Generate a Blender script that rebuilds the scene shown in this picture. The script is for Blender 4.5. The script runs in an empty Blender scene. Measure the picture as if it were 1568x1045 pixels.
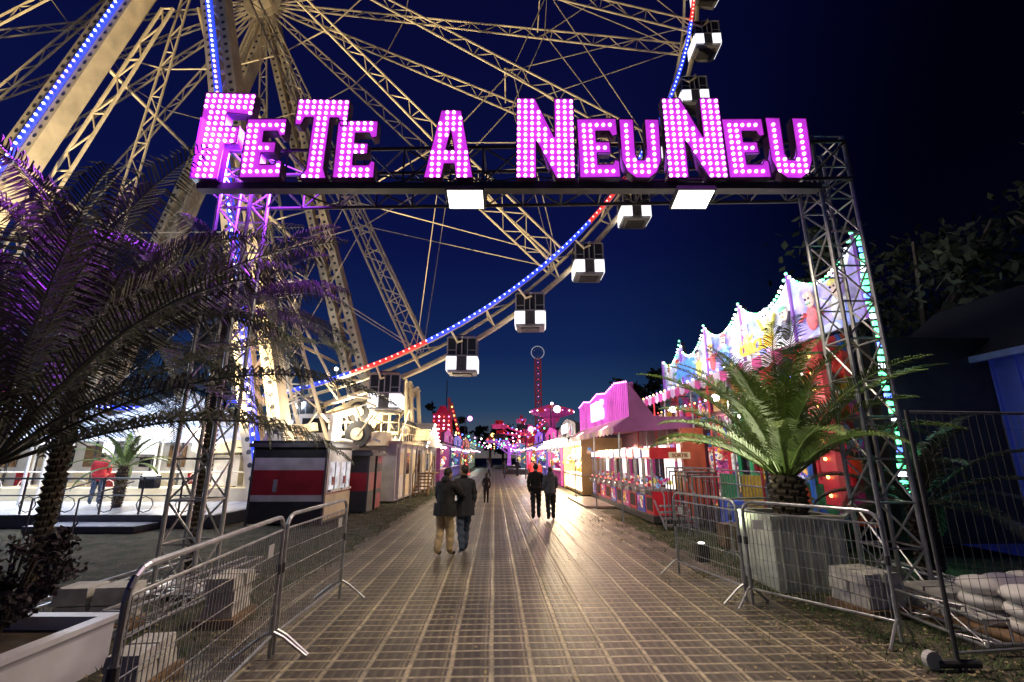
import bpy, math, random
from mathutils import Vector, Matrix
random.seed(7)
S = bpy.context.scene
COL = S.collection
V = Vector
rad = math.radians
TILT = rad(2.06)      # walkway runs 2 degrees left of the camera heading

# ------------------------------------------------------------------ materials
MC = {}
def mat(name, col, rough=0.6, metal=0.0, var=0.25, scale=3.0, emit=None, es=0.0, bump=0.0, sample=True, evar=0.0):
    if name in MC: return MC[name]
    m = bpy.data.materials.new(name); m.use_nodes = True
    nt = m.node_tree; b = nt.nodes['Principled BSDF']
    b.inputs['Roughness'].default_value = rough
    b.inputs['Metallic'].default_value = metal
    tc = nt.nodes.new('ShaderNodeTexCoord')
    nz = nt.nodes.new('ShaderNodeTexNoise'); nz.inputs['Scale'].default_value = scale; nz.inputs['Detail'].default_value = 5
    nt.links.new(tc.outputs['Object'], nz.inputs['Vector'])
    rp = nt.nodes.new('ShaderNodeValToRGB')
    c = V(col)
    rp.color_ramp.elements[0].position = 0.3; rp.color_ramp.elements[1].position = 0.7
    rp.color_ramp.elements[0].color = (*[max(0, x*(1-var)) for x in c], 1)
    rp.color_ramp.elements[1].color = (*[min(1, x*(1+var)) for x in c], 1)
    nt.links.new(nz.outputs['Fac'], rp.inputs['Fac'])
    nt.links.new(rp.outputs['Color'], b.inputs['Base Color'])
    if emit:
        b.inputs['Emission Color'].default_value = (*emit, 1)
        b.inputs['Emission Strength'].default_value = es
        if evar:
            mr = nt.nodes.new('ShaderNodeMapRange'); mr.inputs['From Min'].default_value=.3; mr.inputs['From Max'].default_value=.7
            mr.inputs['To Min'].default_value=es*(1-evar); mr.inputs['To Max'].default_value=es*(1+evar)
            nt.links.new(nz.outputs['Fac'], mr.inputs['Value']); nt.links.new(mr.outputs[0], b.inputs['Emission Strength'])
        if not sample: m.cycles.emission_sampling = 'NONE'
    if bump:
        bp = nt.nodes.new('ShaderNodeBump'); bp.inputs['Strength'].default_value = bump
        nz2 = nt.nodes.new('ShaderNodeTexNoise'); nz2.inputs['Scale'].default_value = scale*8
        nt.links.new(tc.outputs['Object'], nz2.inputs['Vector'])
        nt.links.new(nz2.outputs['Fac'], bp.inputs['Height']); nt.links.new(bp.outputs['Normal'], b.inputs['Normal'])
    MC[name] = m
    return m

def bulb(name, col, s): return mat(name, (0.8, 0.8, 0.8), 0.4, 0, 0, 1, col, s, sample=False)

steel = mat('galvanised_steel', (0.42, 0.43, 0.45), 0.42, 0.75, 0.25, 9)
alu = mat('truss_aluminium', (0.5, 0.5, 0.52), 0.38, 0.8, 0.2, 6)
blackm = mat('black_paint', (0.02, 0.02, 0.022), 0.5, 0, 0.3, 4)
darkgrey = mat('dark_grey_metal', (0.07, 0.07, 0.075), 0.5, 0.2, 0.3, 4)
white = mat('white_paint', (0.72, 0.71, 0.68), 0.45, 0, 0.12, 2)
greyw = mat('grey_white_paint', (0.42, 0.42, 0.42), 0.5, 0, 0.25, 2)
cream = mat('cream_paint', (0.72, 0.62, 0.42), 0.5, 0, 0.2, 1.2)
redp = mat('dark_red_paint', (0.26, 0.012, 0.02), 0.45, 0, 0.25, 2)
glassd = mat('dark_glass', (0.02, 0.022, 0.028), 0.08, 0.0, 0.2, 2)
concrete = mat('concrete', (0.5, 0.48, 0.45), 0.85, 0, 0.25, 7, bump=0.3)
planterm = mat('planter_paint', (0.5, 0.54, 0.48), 0.5, 0, 0.3, 3)
planterw = mat('planter_white', (0.7, 0.68, 0.74), 0.5, 0, 0.12, 3)
woodm = mat('wood', (0.2, 0.12, 0.06), 0.7, 0, 0.35, 8)
canvas = mat('white_canvas', (0.75, 0.75, 0.78), 0.7, 0, 0.1, 1.5)
b_white = bulb('bulb_white', (1, .95, .85), 9)
b_cool = bulb('bulb_cool', (.75, .85, 1), 7)
b_green = bulb('bulb_green', (.1, 1, .35), 5)
b_blue = bulb('bulb_blue', (.06, .15, 1), 5)
b_red = bulb('bulb_red', (1, .05, .03), 4)
b_pink = bulb('bulb_pink', (1, .3, .9), 4)
b_yel = bulb('bulb_yellow', (1, .65, .15), 5)

# ------------------------------------------------------------------ mesh builder
class MB:
    def __init__(s): s.v=[]; s.f=[]; s.mi=[]; s.ml=[]
    def m(s, mt):
        if mt not in s.ml: s.ml.append(mt)
        return s.ml.index(mt)
    def add(s, vs, fs, mt):
        o=len(s.v); s.v.extend([tuple(p) for p in vs]); k=s.m(mt)
        for f in fs: s.f.append(tuple(i+o for i in f)); s.mi.append(k)
    def tube(s, p, q, r, mt, n=6, r2=None):
        p=V(p); q=V(q); d=q-p
        if d.length<1e-5: return
        d.normalize(); a=V((0,0,1)) if abs(d.z)<.9 else V((1,0,0))
        x=d.cross(a).normalized(); y=d.cross(x)
        r2=r if r2 is None else r2
        vs=[]
        for c,rr in ((p,r),(q,r2)):
            for i in range(n):
                t=2*math.pi*(i+.5)/n; vs.append(c+x*math.cos(t)*rr+y*math.sin(t)*rr)
        fs=[(i,(i+1)%n,n+(i+1)%n,n+i) for i in range(n)]+[tuple(range(n))[::-1],tuple(range(n,2*n))]
        s.add(vs,fs,mt)
    def path(s, pts, r, mt, n=6):
        for a,b in zip(pts[:-1],pts[1:]): s.tube(a,b,r,mt,n)
    def box(s, c, d, mt, rz=0.0, taper=1.0, rot=None):
        c=V(c); hx,hy,hz=d[0]/2,d[1]/2,d[2]/2
        vs=[]
        for z in (-1,1):
            k=taper if z>0 else 1
            for x,y in ((-1,-1),(1,-1),(1,1),(-1,1)): vs.append(V((x*hx*k,y*hy*k,z*hz)))
        M = rot if rot is not None else Matrix.Rotation(rz,3,'Z')
        vs=[M@p+c for p in vs]
        s.add(vs,[(3,2,1,0),(4,5,6,7),(0,1,5,4),(1,2,6,5),(2,3,7,6),(3,0,4,7)],mt)
    def b2(s, lo, hi, mt):
        s.box([(a+b)/2 for a,b in zip(lo,hi)],[b-a for a,b in zip(lo,hi)],mt)
    def beam(s, p, q, w, d, mt, w2=None, d2=None, side=(1,0,0)):
        p=V(p); q=V(q); z=(q-p).normalized(); x=V(side); x=(x-z*x.dot(z)).normalized(); y=z.cross(x)
        w2=w if w2 is None else w2; d2=d if d2 is None else d2
        vs=[]
        for c,a,b in ((p,w,d),(q,w2,d2)):
            for i,j in ((-1,-1),(1,-1),(1,1),(-1,1)): vs.append(c+x*i*a/2+y*j*b/2)
        s.add(vs,[(3,2,1,0),(4,5,6,7),(0,1,5,4),(1,2,6,5),(2,3,7,6),(3,0,4,7)],mt)
    def poly(s, pts, mt): s.add(pts,[tuple(range(len(pts)))],mt)
    def ball(s, c, r, mt, n=8, k=5, sc=(1,1,1)):
        vs=[(c[0],c[1],c[2]+r*sc[2])]
        for j in range(1,k):
            ph=math.pi*j/k
            for i in range(n):
                t=2*math.pi*i/n; vs.append((c[0]+r*sc[0]*math.sin(ph)*math.cos(t),c[1]+r*sc[1]*math.sin(ph)*math.sin(t),c[2]+r*sc[2]*math.cos(ph)))
        vs.append((c[0],c[1],c[2]-r*sc[2])); fs=[]
        for i in range(n): fs.append((0,1+i,1+(i+1)%n))
        for j in range(k-2):
            for i in range(n):
                a=1+j*n+i; b=1+j*n+(i+1)%n; fs.append((a,a+n,b+n,b))
        L=len(vs)-1
        for i in range(n): fs.append((L,1+(k-2)*n+(i+1)%n,1+(k-2)*n+i))
        s.add(vs,fs,mt)
    def truss(s, p, q, w, rc, rb, mt, step, side=(1,0,0)):
        p=V(p); q=V(q); d=q-p; L=d.length; d.normalize(); x=V(side); x=(x-d*x.dot(d)).normalized(); y=d.cross(x)
        cr=[x*a*w/2+y*b*w/2 for a,b in ((-1,-1),(1,-1),(1,1),(-1,1))]
        for c in cr: s.tube(p+c,q+c,rc,mt,8)
        n=max(1,round(L/step))
        for i in range(n):
            a=p+d*L*i/n; b=p+d*L*(i+1)/n
            for k in range(4):
                c0=cr[k]; c1=cr[(k+1)%4]
                if i%2: c0,c1=c1,c0
                s.tube(a+c0,b+c1,rb,mt,5); s.tube(a+c0,a+c1,rb,mt,5)
        for k in range(4): s.tube(q+cr[k],q+cr[(k+1)%4],rb,mt,5)
    def ladder(s, p, q, sd, w0, w1, rc, rb, mt, step):
        p=V(p); q=V(q); L=(q-p).length; sd=V(sd).normalized(); n=max(1,int(L/step))
        A=[p+(q-p)*i/n+sd*(w0+(w1-w0)*i/n)/2 for i in range(n+1)]
        B=[p+(q-p)*i/n-sd*(w0+(w1-w0)*i/n)/2 for i in range(n+1)]
        s.tube(A[0],A[-1],rc,mt,5); s.tube(B[0],B[-1],rc,mt,5)
        for i in range(n):
            a,b=(A[i],B[i+1]) if i%2 else (B[i],A[i+1]); s.tube(a,b,rb,mt,4)
            if i%3==0: s.tube(A[i],B[i],rb,mt,4)
    def build(s, name, parent=None, smooth=False, link=True):
        me=bpy.data.meshes.new(name); me.from_pydata(s.v,[],s.f)
        for m_ in s.ml: me.materials.append(m_)
        me.polygons.foreach_set('material_index',s.mi)
        if smooth: me.polygons.foreach_set('use_smooth',[True]*len(s.f))
        me.update()
        o=bpy.data.objects.new(name,me); COL.objects.link(o)
        if parent: o.parent=parent
        return o

def empty(name, loc=(0,0,0), rz=0.0):
    e=bpy.data.objects.new(name,None); e.location=loc; e.rotation_euler=(0,0,rz); COL.objects.link(e); return e
def lamp(name, kind, loc, energy, col, size=.3, target=None, parent=None, spot=60, sy=None, blend=.5, spread=180):
    l=bpy.data.lights.new(name,kind); l.energy=energy; l.color=col
    if kind=='AREA':
        l.size=size; l.spread=rad(spread)
        if sy: l.shape='RECTANGLE'; l.size_y=sy
    else: l.shadow_soft_size=size
    if kind=='SPOT': l.spot_size=rad(spot); l.spot_blend=blend
    o=bpy.data.objects.new(name,l); o.location=loc
    if target is not None: o.rotation_euler=(V(target)-V(loc)).to_track_quat('-Z','Y').to_euler()
    COL.objects.link(o)
    if parent: o.parent=parent
    return o
def text(name, body, size, mt, M, parent=None, ext=.02):
    c=bpy.data.curves.new(name,'FONT'); c.body=body; c.size=size; c.extrude=ext; c.align_x='CENTER'; c.align_y='CENTER'; c.offset=size*.02
    c.materials.append(mt)
    o=bpy.data.objects.new(name,c); o.matrix_world=M; COL.objects.link(o)
    if parent: o.parent=parent
    return o

# ------------------------------------------------------------------ camera
cam=bpy.data.cameras.new('camera'); cam.lens=16.25; cam.sensor_width=36; cam.clip_end=2000; cam.clip_start=.05
co=bpy.data.objects.new('camera',cam); co.location=(0,0,2.0); co.rotation_euler=(rad(90+14.1),0,0); COL.objects.link(co); S.camera=co
S.view_settings.view_transform='Standard'
try: S.view_settings.look='None'
except Exception: pass
S.view_settings.exposure=0

# ------------------------------------------------------------------ sky (world)
w=bpy.data.worlds.new('World'); S.world=w; w.use_nodes=True; nt=w.node_tree
bg=nt.nodes['Background']; tc=nt.nodes.new('ShaderNodeTexCoord'); sx=nt.nodes.new('ShaderNodeSeparateXYZ')
nt.links.new(tc.outputs['Generated'],sx.inputs[0])
rp=nt.nodes.new('ShaderNodeValToRGB'); cr=rp.color_ramp
st=[(0.0,(.11,.09,.085)),(.03,(.075,.09,.115)),(.10,(.018,.05,.115)),(.22,(.0055,.018,.085)),(.42,(.003,.006,.055)),(.75,(.0022,.003,.032))]
cr.elements[0].position=st[0][0]; cr.elements[0].color=(*st[0][1],1); cr.elements[1].position=st[-1][0]; cr.elements[1].color=(*st[-1][1],1)
for p,c in st[1:-1]:
    e=cr.elements.new(p); e.color=(*c,1)
nt.links.new(sx.outputs['Z'],rp.inputs['Fac'])
mr=nt.nodes.new('ShaderNodeMapRange'); mr.interpolation_type='SMOOTHSTEP'
mr.inputs['From Min'].default_value=.12; mr.inputs['From Max'].default_value=.66; mr.inputs['To Min'].default_value=1; mr.inputs['To Max'].default_value=.07
nt.links.new(sx.outputs['X'],mr.inputs['Value'])
mx=nt.nodes.new('ShaderNodeVectorMath'); mx.operation='SCALE'
nt.links.new(rp.outputs['Color'],mx.inputs[0]); nt.links.new(mr.outputs[0],mx.inputs['Scale'])
nt.links.new(mx.outputs[0],bg.inputs['Color']); bg.inputs['Strength'].default_value=1.0

# ------------------------------------------------------------------ ground + walkway
def nodes_mat(name):
    m=bpy.data.materials.new(name); m.use_nodes=True; return m,m.node_tree,m.node_tree.nodes['Principled BSDF']
gm,nt,b=nodes_mat('ground_grass')
tc=nt.nodes.new('ShaderNodeTexCoord')
n1=nt.nodes.new('ShaderNodeTexNoise'); n1.inputs['Scale'].default_value=2.1; n1.inputs['Detail'].default_value=9; n1.inputs['Roughness'].default_value=.8
nt.links.new(tc.outputs['Object'],n1.inputs['Vector'])
r=nt.nodes.new('ShaderNodeValToRGB'); r.color_ramp.elements[0].position=.42; r.color_ramp.elements[0].color=(.03,.045,.015,1)
r.color_ramp.elements[1].position=.58; r.color_ramp.elements[1].color=(.13,.11,.08,1)
nt.links.new(n1.outputs['Fac'],r.inputs['Fac']); nt.links.new(r.outputs['Color'],b.inputs['Base Color']); b.inputs['Roughness'].default_value=.95
n2=nt.nodes.new('ShaderNodeTexNoise'); n2.inputs['Scale'].default_value=25; n2.inputs['Detail'].default_value=6; nt.links.new(tc.outputs['Object'],n2.inputs['Vector'])
bp=nt.nodes.new('ShaderNodeBump'); bp.inputs['Strength'].default_value=.9; bp.inputs['Distance'].default_value=.06
nt.links.new(n2.outputs['Fac'],bp.inputs['Height']); nt.links.new(bp.outputs['Normal'],b.inputs['Normal'])
g=MB(); g.poly([(-600,-200,0),(600,-200,0),(600,900,0),(-600,900,0)],gm); g.build('ground')

pm,nt,b=nodes_mat('path_pavers')
tc=nt.nodes.new('ShaderNodeTexCoord')
wn=nt.nodes.new('ShaderNodeTexNoise'); wn.inputs['Scale'].default_value=1.1; wn.inputs['Detail'].default_value=3; nt.links.new(tc.outputs['Object'],wn.inputs['Vector'])
ws=nt.nodes.new('ShaderNodeVectorMath'); ws.operation='SCALE'; ws.inputs['Scale'].default_value=.035; nt.links.new(wn.outputs['Color'],ws.inputs[0])
wa=nt.nodes.new('ShaderNodeVectorMath'); wa.operation='ADD'; nt.links.new(tc.outputs['Object'],wa.inputs[0]); nt.links.new(ws.outputs[0],wa.inputs[1])
sp=nt.nodes.new('ShaderNodeSeparateXYZ'); nt.links.new(wa.outputs[0],sp.inputs[0])
def M(op,a,bv=None):
    n=nt.nodes.new('ShaderNodeMath'); n.operation=op
    if isinstance(a,(int,float)): n.inputs[0].default_value=a
    else: nt.links.new(a,n.inputs[0])
    if bv is not None:
        if isinstance(bv,(int,float)): n.inputs[1].default_value=bv
        else: nt.links.new(bv,n.inputs[1])
    return n.outputs[0]
def line(src,period,half,off=0.0):
    f=M('FRACT',M('DIVIDE',M('ADD',src,off),period)); d=M('ABSOLUTE',M('SUBTRACT',f,.5))
    mp=nt.nodes.new('ShaderNodeMapRange'); mp.inputs['From Min'].default_value=.5-half*1.6; mp.inputs['From Max'].default_value=.5-half*.6
    nt.links.new(d,mp.inputs['Value']); return mp.outputs[0]
n3=nt.nodes.new('ShaderNodeTexNoise'); n3.inputs['Scale'].default_value=11; n3.inputs['Detail'].default_value=7; n3.inputs['Roughness'].default_value=.75; nt.links.new(tc.outputs['Object'],n3.inputs['Vector'])
n4=nt.nodes.new('ShaderNodeTexNoise'); n4.inputs['Scale'].default_value=.8; n4.inputs['Detail'].default_value=6; n4.inputs['Roughness'].default_value=.6; nt.links.new(tc.outputs['Object'],n4.inputs['Vector'])
lx=line(sp.outputs['X'],.40,.05); lxb=line(sp.outputs['X'],.40,.03,.06)
ly=line(sp.outputs['Y'],.20,.085); lx2=line(sp.outputs['X'],.10,.16)
tot=M('MAXIMUM',lx,M('MULTIPLY',lxb,.45)); tot=M('MAXIMUM',tot,M('MULTIPLY',ly,.8)); tot=M('MAXIMUM',tot,M('MULTIPLY',lx2,.2))
tot=M('MULTIPLY',tot,M('ADD',M('MULTIPLY',n3.outputs['Fac'],2.8),-.75))
cl=nt.nodes.new('ShaderNodeClamp'); nt.links.new(tot,cl.inputs[0])
mixn=nt.nodes.new('ShaderNodeMix'); mixn.data_type='RGBA'
mixn.inputs[6].default_value=(.05,.039,.031,1); mixn.inputs[7].default_value=(.46,.39,.25,1)
nt.links.new(cl.outputs[0],mixn.inputs[0])
sc=nt.nodes.new('ShaderNodeVectorMath'); sc.operation='SCALE'; nt.links.new(mixn.outputs[2],sc.inputs[0])
mr=nt.nodes.new('ShaderNodeMapRange'); mr.inputs['From Min'].default_value=.32; mr.inputs['From Max'].default_value=.66; mr.inputs['To Min'].default_value=.5; mr.inputs['To Max'].default_value=1.35
nt.links.new(n4.outputs['Fac'],mr.inputs['Value']); nt.links.new(mr.outputs[0],sc.inputs['Scale'])
nt.links.new(sc.outputs[0],b.inputs['Base Color'])
rr_=nt.nodes.new('ShaderNodeMapRange'); rr_.inputs['To Min'].default_value=.28; rr_.inputs['To Max'].default_value=.68; nt.links.new(n3.outputs['Fac'],rr_.inputs['Value']); nt.links.new(rr_.outputs[0],b.inputs['Roughness'])
bp=nt.nodes.new('ShaderNodeBump'); bp.inputs['Strength'].default_value=.7; bp.inputs['Distance'].default_value=.02
nt.links.new(M('ADD',M('MULTIPLY',cl.outputs[0],-1.0),M('MULTIPLY',n3.outputs['Fac'],.5)),bp.inputs['Height']); nt.links.new(bp.outputs['Normal'],b.inputs['Normal'])
pth=MB()
L=[];R=[]
y=-6
while y<140:
    L.append((-3.15+random.uniform(-.1,.1),y,.004)); R.append((4.15+random.uniform(-.2,.2) ,y,.004)); y+=.35
for i in range(len(L)-1): pth.poly([L[i],R[i],R[i+1],L[i+1]],pm)
po=pth.build('path'); po.rotation_euler=(0,0,TILT)

gbm=mat('grass_blades',(.08,.13,.035),.8,0,.5,2)
lfm=mat('fallen_leaves',(.3,.24,.13),.8,0,.5,4)
gb=MB()
for i in range(24000):
    if random.random()<.62:
        x=random.triangular(2.7,8.5,4.1); y=random.uniform(4,17)
        if x<4.1 and math.sin(x*7+y*3)+math.sin(y*5.3-x*2)<.4: x+=1.2
    else: x=-random.triangular(2.95,6.5,3.1); y=random.uniform(3.2,30)
    x-=.036*y; h=random.uniform(.02,.075); a=random.random()*6.28; l=random.uniform(.02,.06)
    dx,dy=math.cos(a)*.006,math.sin(a)*.006
    gb.poly([(x-dx,y-dy,0),(x+dx,y+dy,0),(x+math.cos(a+1)*l,y+math.sin(a+1)*l,h)],gbm)
gb.build('grass')
lv=MB()
for i in range(4600):
    q_=random.random()
    x=random.triangular(2.3,7.0,3.7) if q_<.75 else (-random.triangular(2.2,6.5,3.2) if q_<.94 else random.uniform(-3,4))
    y=random.uniform(3.5,17); x-=.036*y; r_=random.uniform(.012,.034); a=random.random()*6.28; z=.012+random.random()*.015
    lv.poly([(x+math.cos(a+t)*r_*(1,.6,1,.6)[k],y+math.sin(a+t)*r_*(1,.6,1,.6)[k],z+random.uniform(-.004,.012)) for k,t in enumerate((0,1.57,3.14,4.71))],lfm)
lv.build('fallen_leaves')

# ------------------------------------------------------------------ entrance gate with letters
gate=empty('illuminated_entrance_gate')
tr=MB()
TL=V((-5.0,7.75,0)); TR=V((5.66,7.45,0))
for base in (TL,TR):
    tr.truss(base+V((0,0,.1)),base+V((0,0,7.6)),.56,.034,.017,alu,.62)
    for sx_ in (-1,1):
        for sy_ in (-1,1):
            tr.box(base+V((sx_*.28,sy_*.28,.03)),(.22,.22,.06),steel)
    tr.box(base+V((0,0,.075)),(.9,.9,.03),steel)
tr.truss(TL+V((-.5,0,7.06)),TR+V((.25,0,7.06)),.74,.034,.018,darkgrey,.7,side=(0,0,1))
for base,sg in ((TL,1),(TR,1)):
    for dx in (-.55,.55):
        tr.truss(base+V((dx,-2.0,.2)),base+V((dx,.9,.2)),.26,.018,.009,alu,.45,side=(1,0,0))
    for dy in (-2.0,.9): tr.tube(base+V((-.7,dy,.1)),base+V((.7,dy,.1)),.025,alu)
tr.b2((-5.4,7.02,6.45),(5.3,7.2,6.57),darkgrey)
for k in range(3):
    pts=[V((-5.0+.9*i,7.35+.04*k,6.9-.16*math.sin(i*2.1+k)**2)) for i in range(12)]; tr.path(pts,.014,blackm,5)
tr.build('truss',gate)
letter_face=mat('letter_face',(.4,.05,.5),.4,0,.1,3,(.56,.035,.68),1.0,evar=.25)  # emission stands in for bulb light falling on the face
letter_side=mat('letter_side',(.12,.03,.14),.5)
lb=mat('letter_bulb',(.9,.6,.9),.3,0,0,1,(1,.42,1),7.0,sample=False)
Eo=[(0,0),(1,0),(1,.27),(.9,.3),(.84,.22),(.46,.22),(.46,.41),(.8,.41),(.8,.6),(.46,.6),(.46,.78),(.8,.78),(.87,.69),(1,.71),(1,1),(0,1)]
SH={'E':[Eo],
 'F':[[(.06,0),(.56,0),(.56,.4),(.8,.4),(.8,.6),(.5,.6),(.5,.76),(1,.74),(1,1),(0,1)]],
 'T':[[(.24,0),(.74,0),(.66,.12),(.66,.76),(.82,.76),(.88,.66),(1,.67),(1,1),(0,1),(0,.67),(.12,.66),(.18,.76),(.34,.76),(.34,.12)]],
 'A':[[(0,0),(.36,0),(.41,.2),(.61,.2),(.66,0),(1,0),(.72,1),(.3,1)],[(.43,.4),(.6,.4),(.52,.7)]],
 'N':[[(0,0),(.34,0),(.34,.46),(.68,0),(1,0),(1,1),(.66,1),(.66,.5),(.32,1),(0,1)]],
 'U':[[(0,1),(.02,.3),(.14,.1),(.34,0),(.66,0),(.86,.1),(.98,.3),(1,1),(.64,1),(.64,.4),(.58,.3),(.42,.3),(.36,.4),(.36,1)]]}
def inside(p,loops):
    c=False
    for lp in loops:
        n=len(lp)
        for i in range(n):
            x1,y1=lp[i];x2,y2=lp[(i+1)%n]
            if (y1>p[1])!=(y2>p[1]) and p[0]<(x2-x1)*(p[1]-y1)/(y2-y1)+x1: c=not c
    return c
def edist(p,loops):
    d=9
    for lp in loops:
        for i in range(len(lp)):
            a=V(lp[i]);b_=V(lp[(i+1)%len(lp)]);t=max(0,min(1,(V(p)-a).dot(b_-a)/(b_-a).length_squared)); d=min(d,(V(p)-a-(b_-a)*t).length)
    return d
word=[('F',-5.5,-4.6,1.72,0.0),('E',-4.62,-3.93,1.17,0),('T',-3.82,-2.9,1.58,0),('E',-3.04,-2.34,1.13,0),('A',-1.5,-.66,1.35,0),
 ('N',.07,1.07,1.6,0),('E',1.15,1.84,1.17,0),('U',1.86,2.56,1.17,0),('N',2.65,3.66,1.6,0),('E',3.68,4.39,1.17,0),('U',4.41,5.14,1.2,0)]
tilts=[.03,-.01,.02,0,0,.01,-.015,.01,0,-.01,.02]
for (ch,x0,x1,h,_),tl in zip(word,tilts):
    W=x1-x0; loops=[[(a*W,b_*h) for a,b_ in lp] for lp in SH[ch]]
    cu=bpy.data.curves.new('tmp','CURVE'); cu.dimensions='2D'; cu.fill_mode='BOTH'; cu.extrude=.08
    for lp in loops:
        s_=cu.splines.new('POLY'); s_.points.add(len(lp)-1); s_.use_cyclic_u=True
        for i,(a,b_) in enumerate(lp): s_.points[i].co=(a,b_,0,1)
    to=bpy.data.objects.new('tmp',cu); COL.objects.link(to); dg=bpy.context.evaluated_depsgraph_get()
    me=bpy.data.meshes.new_from_object(to.evaluated_get(dg)); bpy.data.objects.remove(to)
    for v in me.vertices: v.co=(v.co.x,-v.co.z,v.co.y)
    me.update(); me.materials.clear(); me.materials.append(letter_side); me.materials.append(letter_face)
    for p in me.polygons:
        p.material_index=1 if (abs(p.normal.y)>.9 and p.center.y<0) else 0
    o=bpy.data.objects.new('letter_'+ch,me); o.location=(x0,7.0,6.58); o.rotation_euler=(0,tl,0); o.parent=gate; COL.objects.link(o)
    mb=MB(); sp_=.115
    ny=int(h/sp_); nx=int(W/sp_)
    for j in range(ny+1):
        for i in range(nx+1):
            p=(W/2+(i-nx/2)*sp_*1.0, h/2+(j-ny/2)*sp_)
            if inside(p,loops) and edist(p,loops)>.036: mb.ball((p[0],-.085,p[1]),.031,lb,8,4)
    rim=MB()
    for lp in loops:
        for a,b_ in zip(lp,lp[1:]+lp[:1]): rim.tube((a[0],-.09,a[1]),(b_[0],-.09,b_[1]),.012,letter_side,4)
    for q,nm in ((mb,'bulbs_'),(rim,'rim_')):
        bo=q.build(nm+ch,gate); bo.location=o.location; bo.rotation_euler=o.rotation_euler
lamp('letter_light_west','AREA',(-4.3,6.75,7.4),900,(.40,.05,1),2.6,(-6.4,4.8,5.6),gate,sy=1.2,spread=80)
lamp('letter_light_back','AREA',(-4.6,7.3,7.4),260,(.42,.06,1),2.2,(-6.2,9,5.6),gate,sy=1.0,spread=120)
lamp('letter_light_east','AREA',(2.8,6.8,7.3),90,(.6,.12,1),4.6,(2.8,2,4.2),gate,sy=1.2)
flp=mat('floodlight_panel',(.9,.9,.9),.3,0,0,1,(1,.93,.85),6,sample=False)
fm=MB()
for x in (-.78,3.05):
    R_=Matrix.Rotation(rad(-14),3,'X')
    fm.box((x,7.0,6.26),(.64,.46,.08),blackm,rot=R_); fm.box(V((x,7.0,6.26))+R_@V((0,0,-.045)),(.58,.40,.012),flp,rot=R_)
    fm.tube((x,7.1,6.28),(x,7.12,6.5),.02,blackm)
fm.build('floodlight',gate)
for x in (-.78,3.05):
    lamp('floodlight_lamp','AREA',(x,6.93,6.12),215,(1,.84,.60),.5,(x-.2,5.4,0),gate)

# ------------------------------------------------------------------ ferris wheel
fw=empty('ferris_wheel',(0,0,0))
H=V((-18.3,24,34.4)); RR=30.1
def wp(th,r,y): return V((H.x+r*math.sin(th),H.y+y,H.z-r*math.cos(th)))
wh=MB()
N=126
for k in range(N):
    a=2*math.pi*k/N; b_=2*math.pi*(k+1)/N
    wh.tube(wp(a,RR,-.85),wp(b_,RR,-.85),.09,cream,6)
    wh.tube(wp(a,RR,.85),wp(b_,RR,.85),.09,cream,6)
    wh.tube(wp(a,RR+.75,.55),wp(b_,RR+.75,.55),.15,cream,6)
    if k%3==0:
        wh.tube(wp(a,RR,-.85),wp(a,RR,.85),.05,cream,5); wh.tube(wp(a,RR,-.85),wp(b_,RR,.85),.04,cream,4)
        wh.tube(wp(a,RR,.85),wp(a,RR+.75,.55),.05,cream,5)
        wh.tube(wp(a,RR,-.85),wp(a,RR+.75,.55),.05,cream,5)
for k in range(21):
    th=rad(26.4+k*360/21); tang=V((math.cos(th),0,math.sin(th)))
    for sg in (-1,1):
        wh.ladder(wp(th,1.3,sg*2.9),wp(th,RR,sg*.85),tang,.35,.95,.062,.032,cream,.95)
    th2=th+2*math.pi/21
    for sg in (-1,1):
        ra,rb=11,21
        fa=2.9-(2.05)*ra/RR; fb=2.9-2.05*rb/RR
        wh.tube(wp(th,rb,sg*fb),wp(th2,RR,sg*.85),.028,cream,4); wh.tube(wp(th2,rb,sg*fb),wp(th,RR,sg*.85),.028,cream,4)
        wh.tube(wp(th,ra,sg*fa),wp(th2,ra,sg*fa),.035,cream,4); wh.tube(wp(th,rb,sg*fb),wp(th2,rb,sg*fb),.035,cream,4)
    wh.tube(wp(th,20.5,-1.4),wp(th,20.5,1.4),.045,cream,5)
    wh.tube(wp(th,20.5,-1.4),wp(th,RR,.85),.03,cream,4)
wh.tube(H+V((0,-3.6,0)),H+V((0,3.6,0)),.8,cream,20); wh.tube(H+V((0,-3.1,0)),H+V((0,-2.8,0)),1.4,cream,24); wh.tube(H+V((0,2.8,0)),H+V((0,3.1,0)),1.4,cream,24)
wh.build('wheel_structure',fw)
led=MB()
strb=mat('led_strip_blue',(.05,.05,.2),.4,0,0,1,(.02,.06,.95),1.3,sample=False)
strr=mat('led_strip_red',(.2,.05,.05),.4,0,0,1,(.8,.03,.03),1.2,sample=False)
ledw=bulb('led_white',(.6,.72,1),2.6); ledr=bulb('led_red_white',(1,.5,.4),2.4)
n=600
for k in range(n):
    a=2*math.pi*k/n; d=math.degrees(a); red=((d-19.5)%29)<8
    b_=2*math.pi*(k+1)/n
    led.tube(wp(a,RR-.05,-1.0),wp(b_,RR-.05,-1.0),.12,strr if red else strb,5)
    led.ball(wp(a,RR-.05,-1.13),.05,ledr if red else ledw,6,4)
led.build('led_rim',fw)
cab=MB()
panel=mat('cabin_light_panel',(.9,.9,.9),.4,0,.05,1,(.95,.95,1),1.2,sample=False)
cabg=mat('cabin_grey',(.3,.3,.32),.4,.3,.2,3)
cab.box((0,0,1.02),(1.62,1.5,.14),cabg,taper=.86); cab.box((0,0,1.14),(1.1,.8,.12),darkgrey)
cab.box((0,0,.46),(1.5,1.36,.96),glassd)
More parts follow.
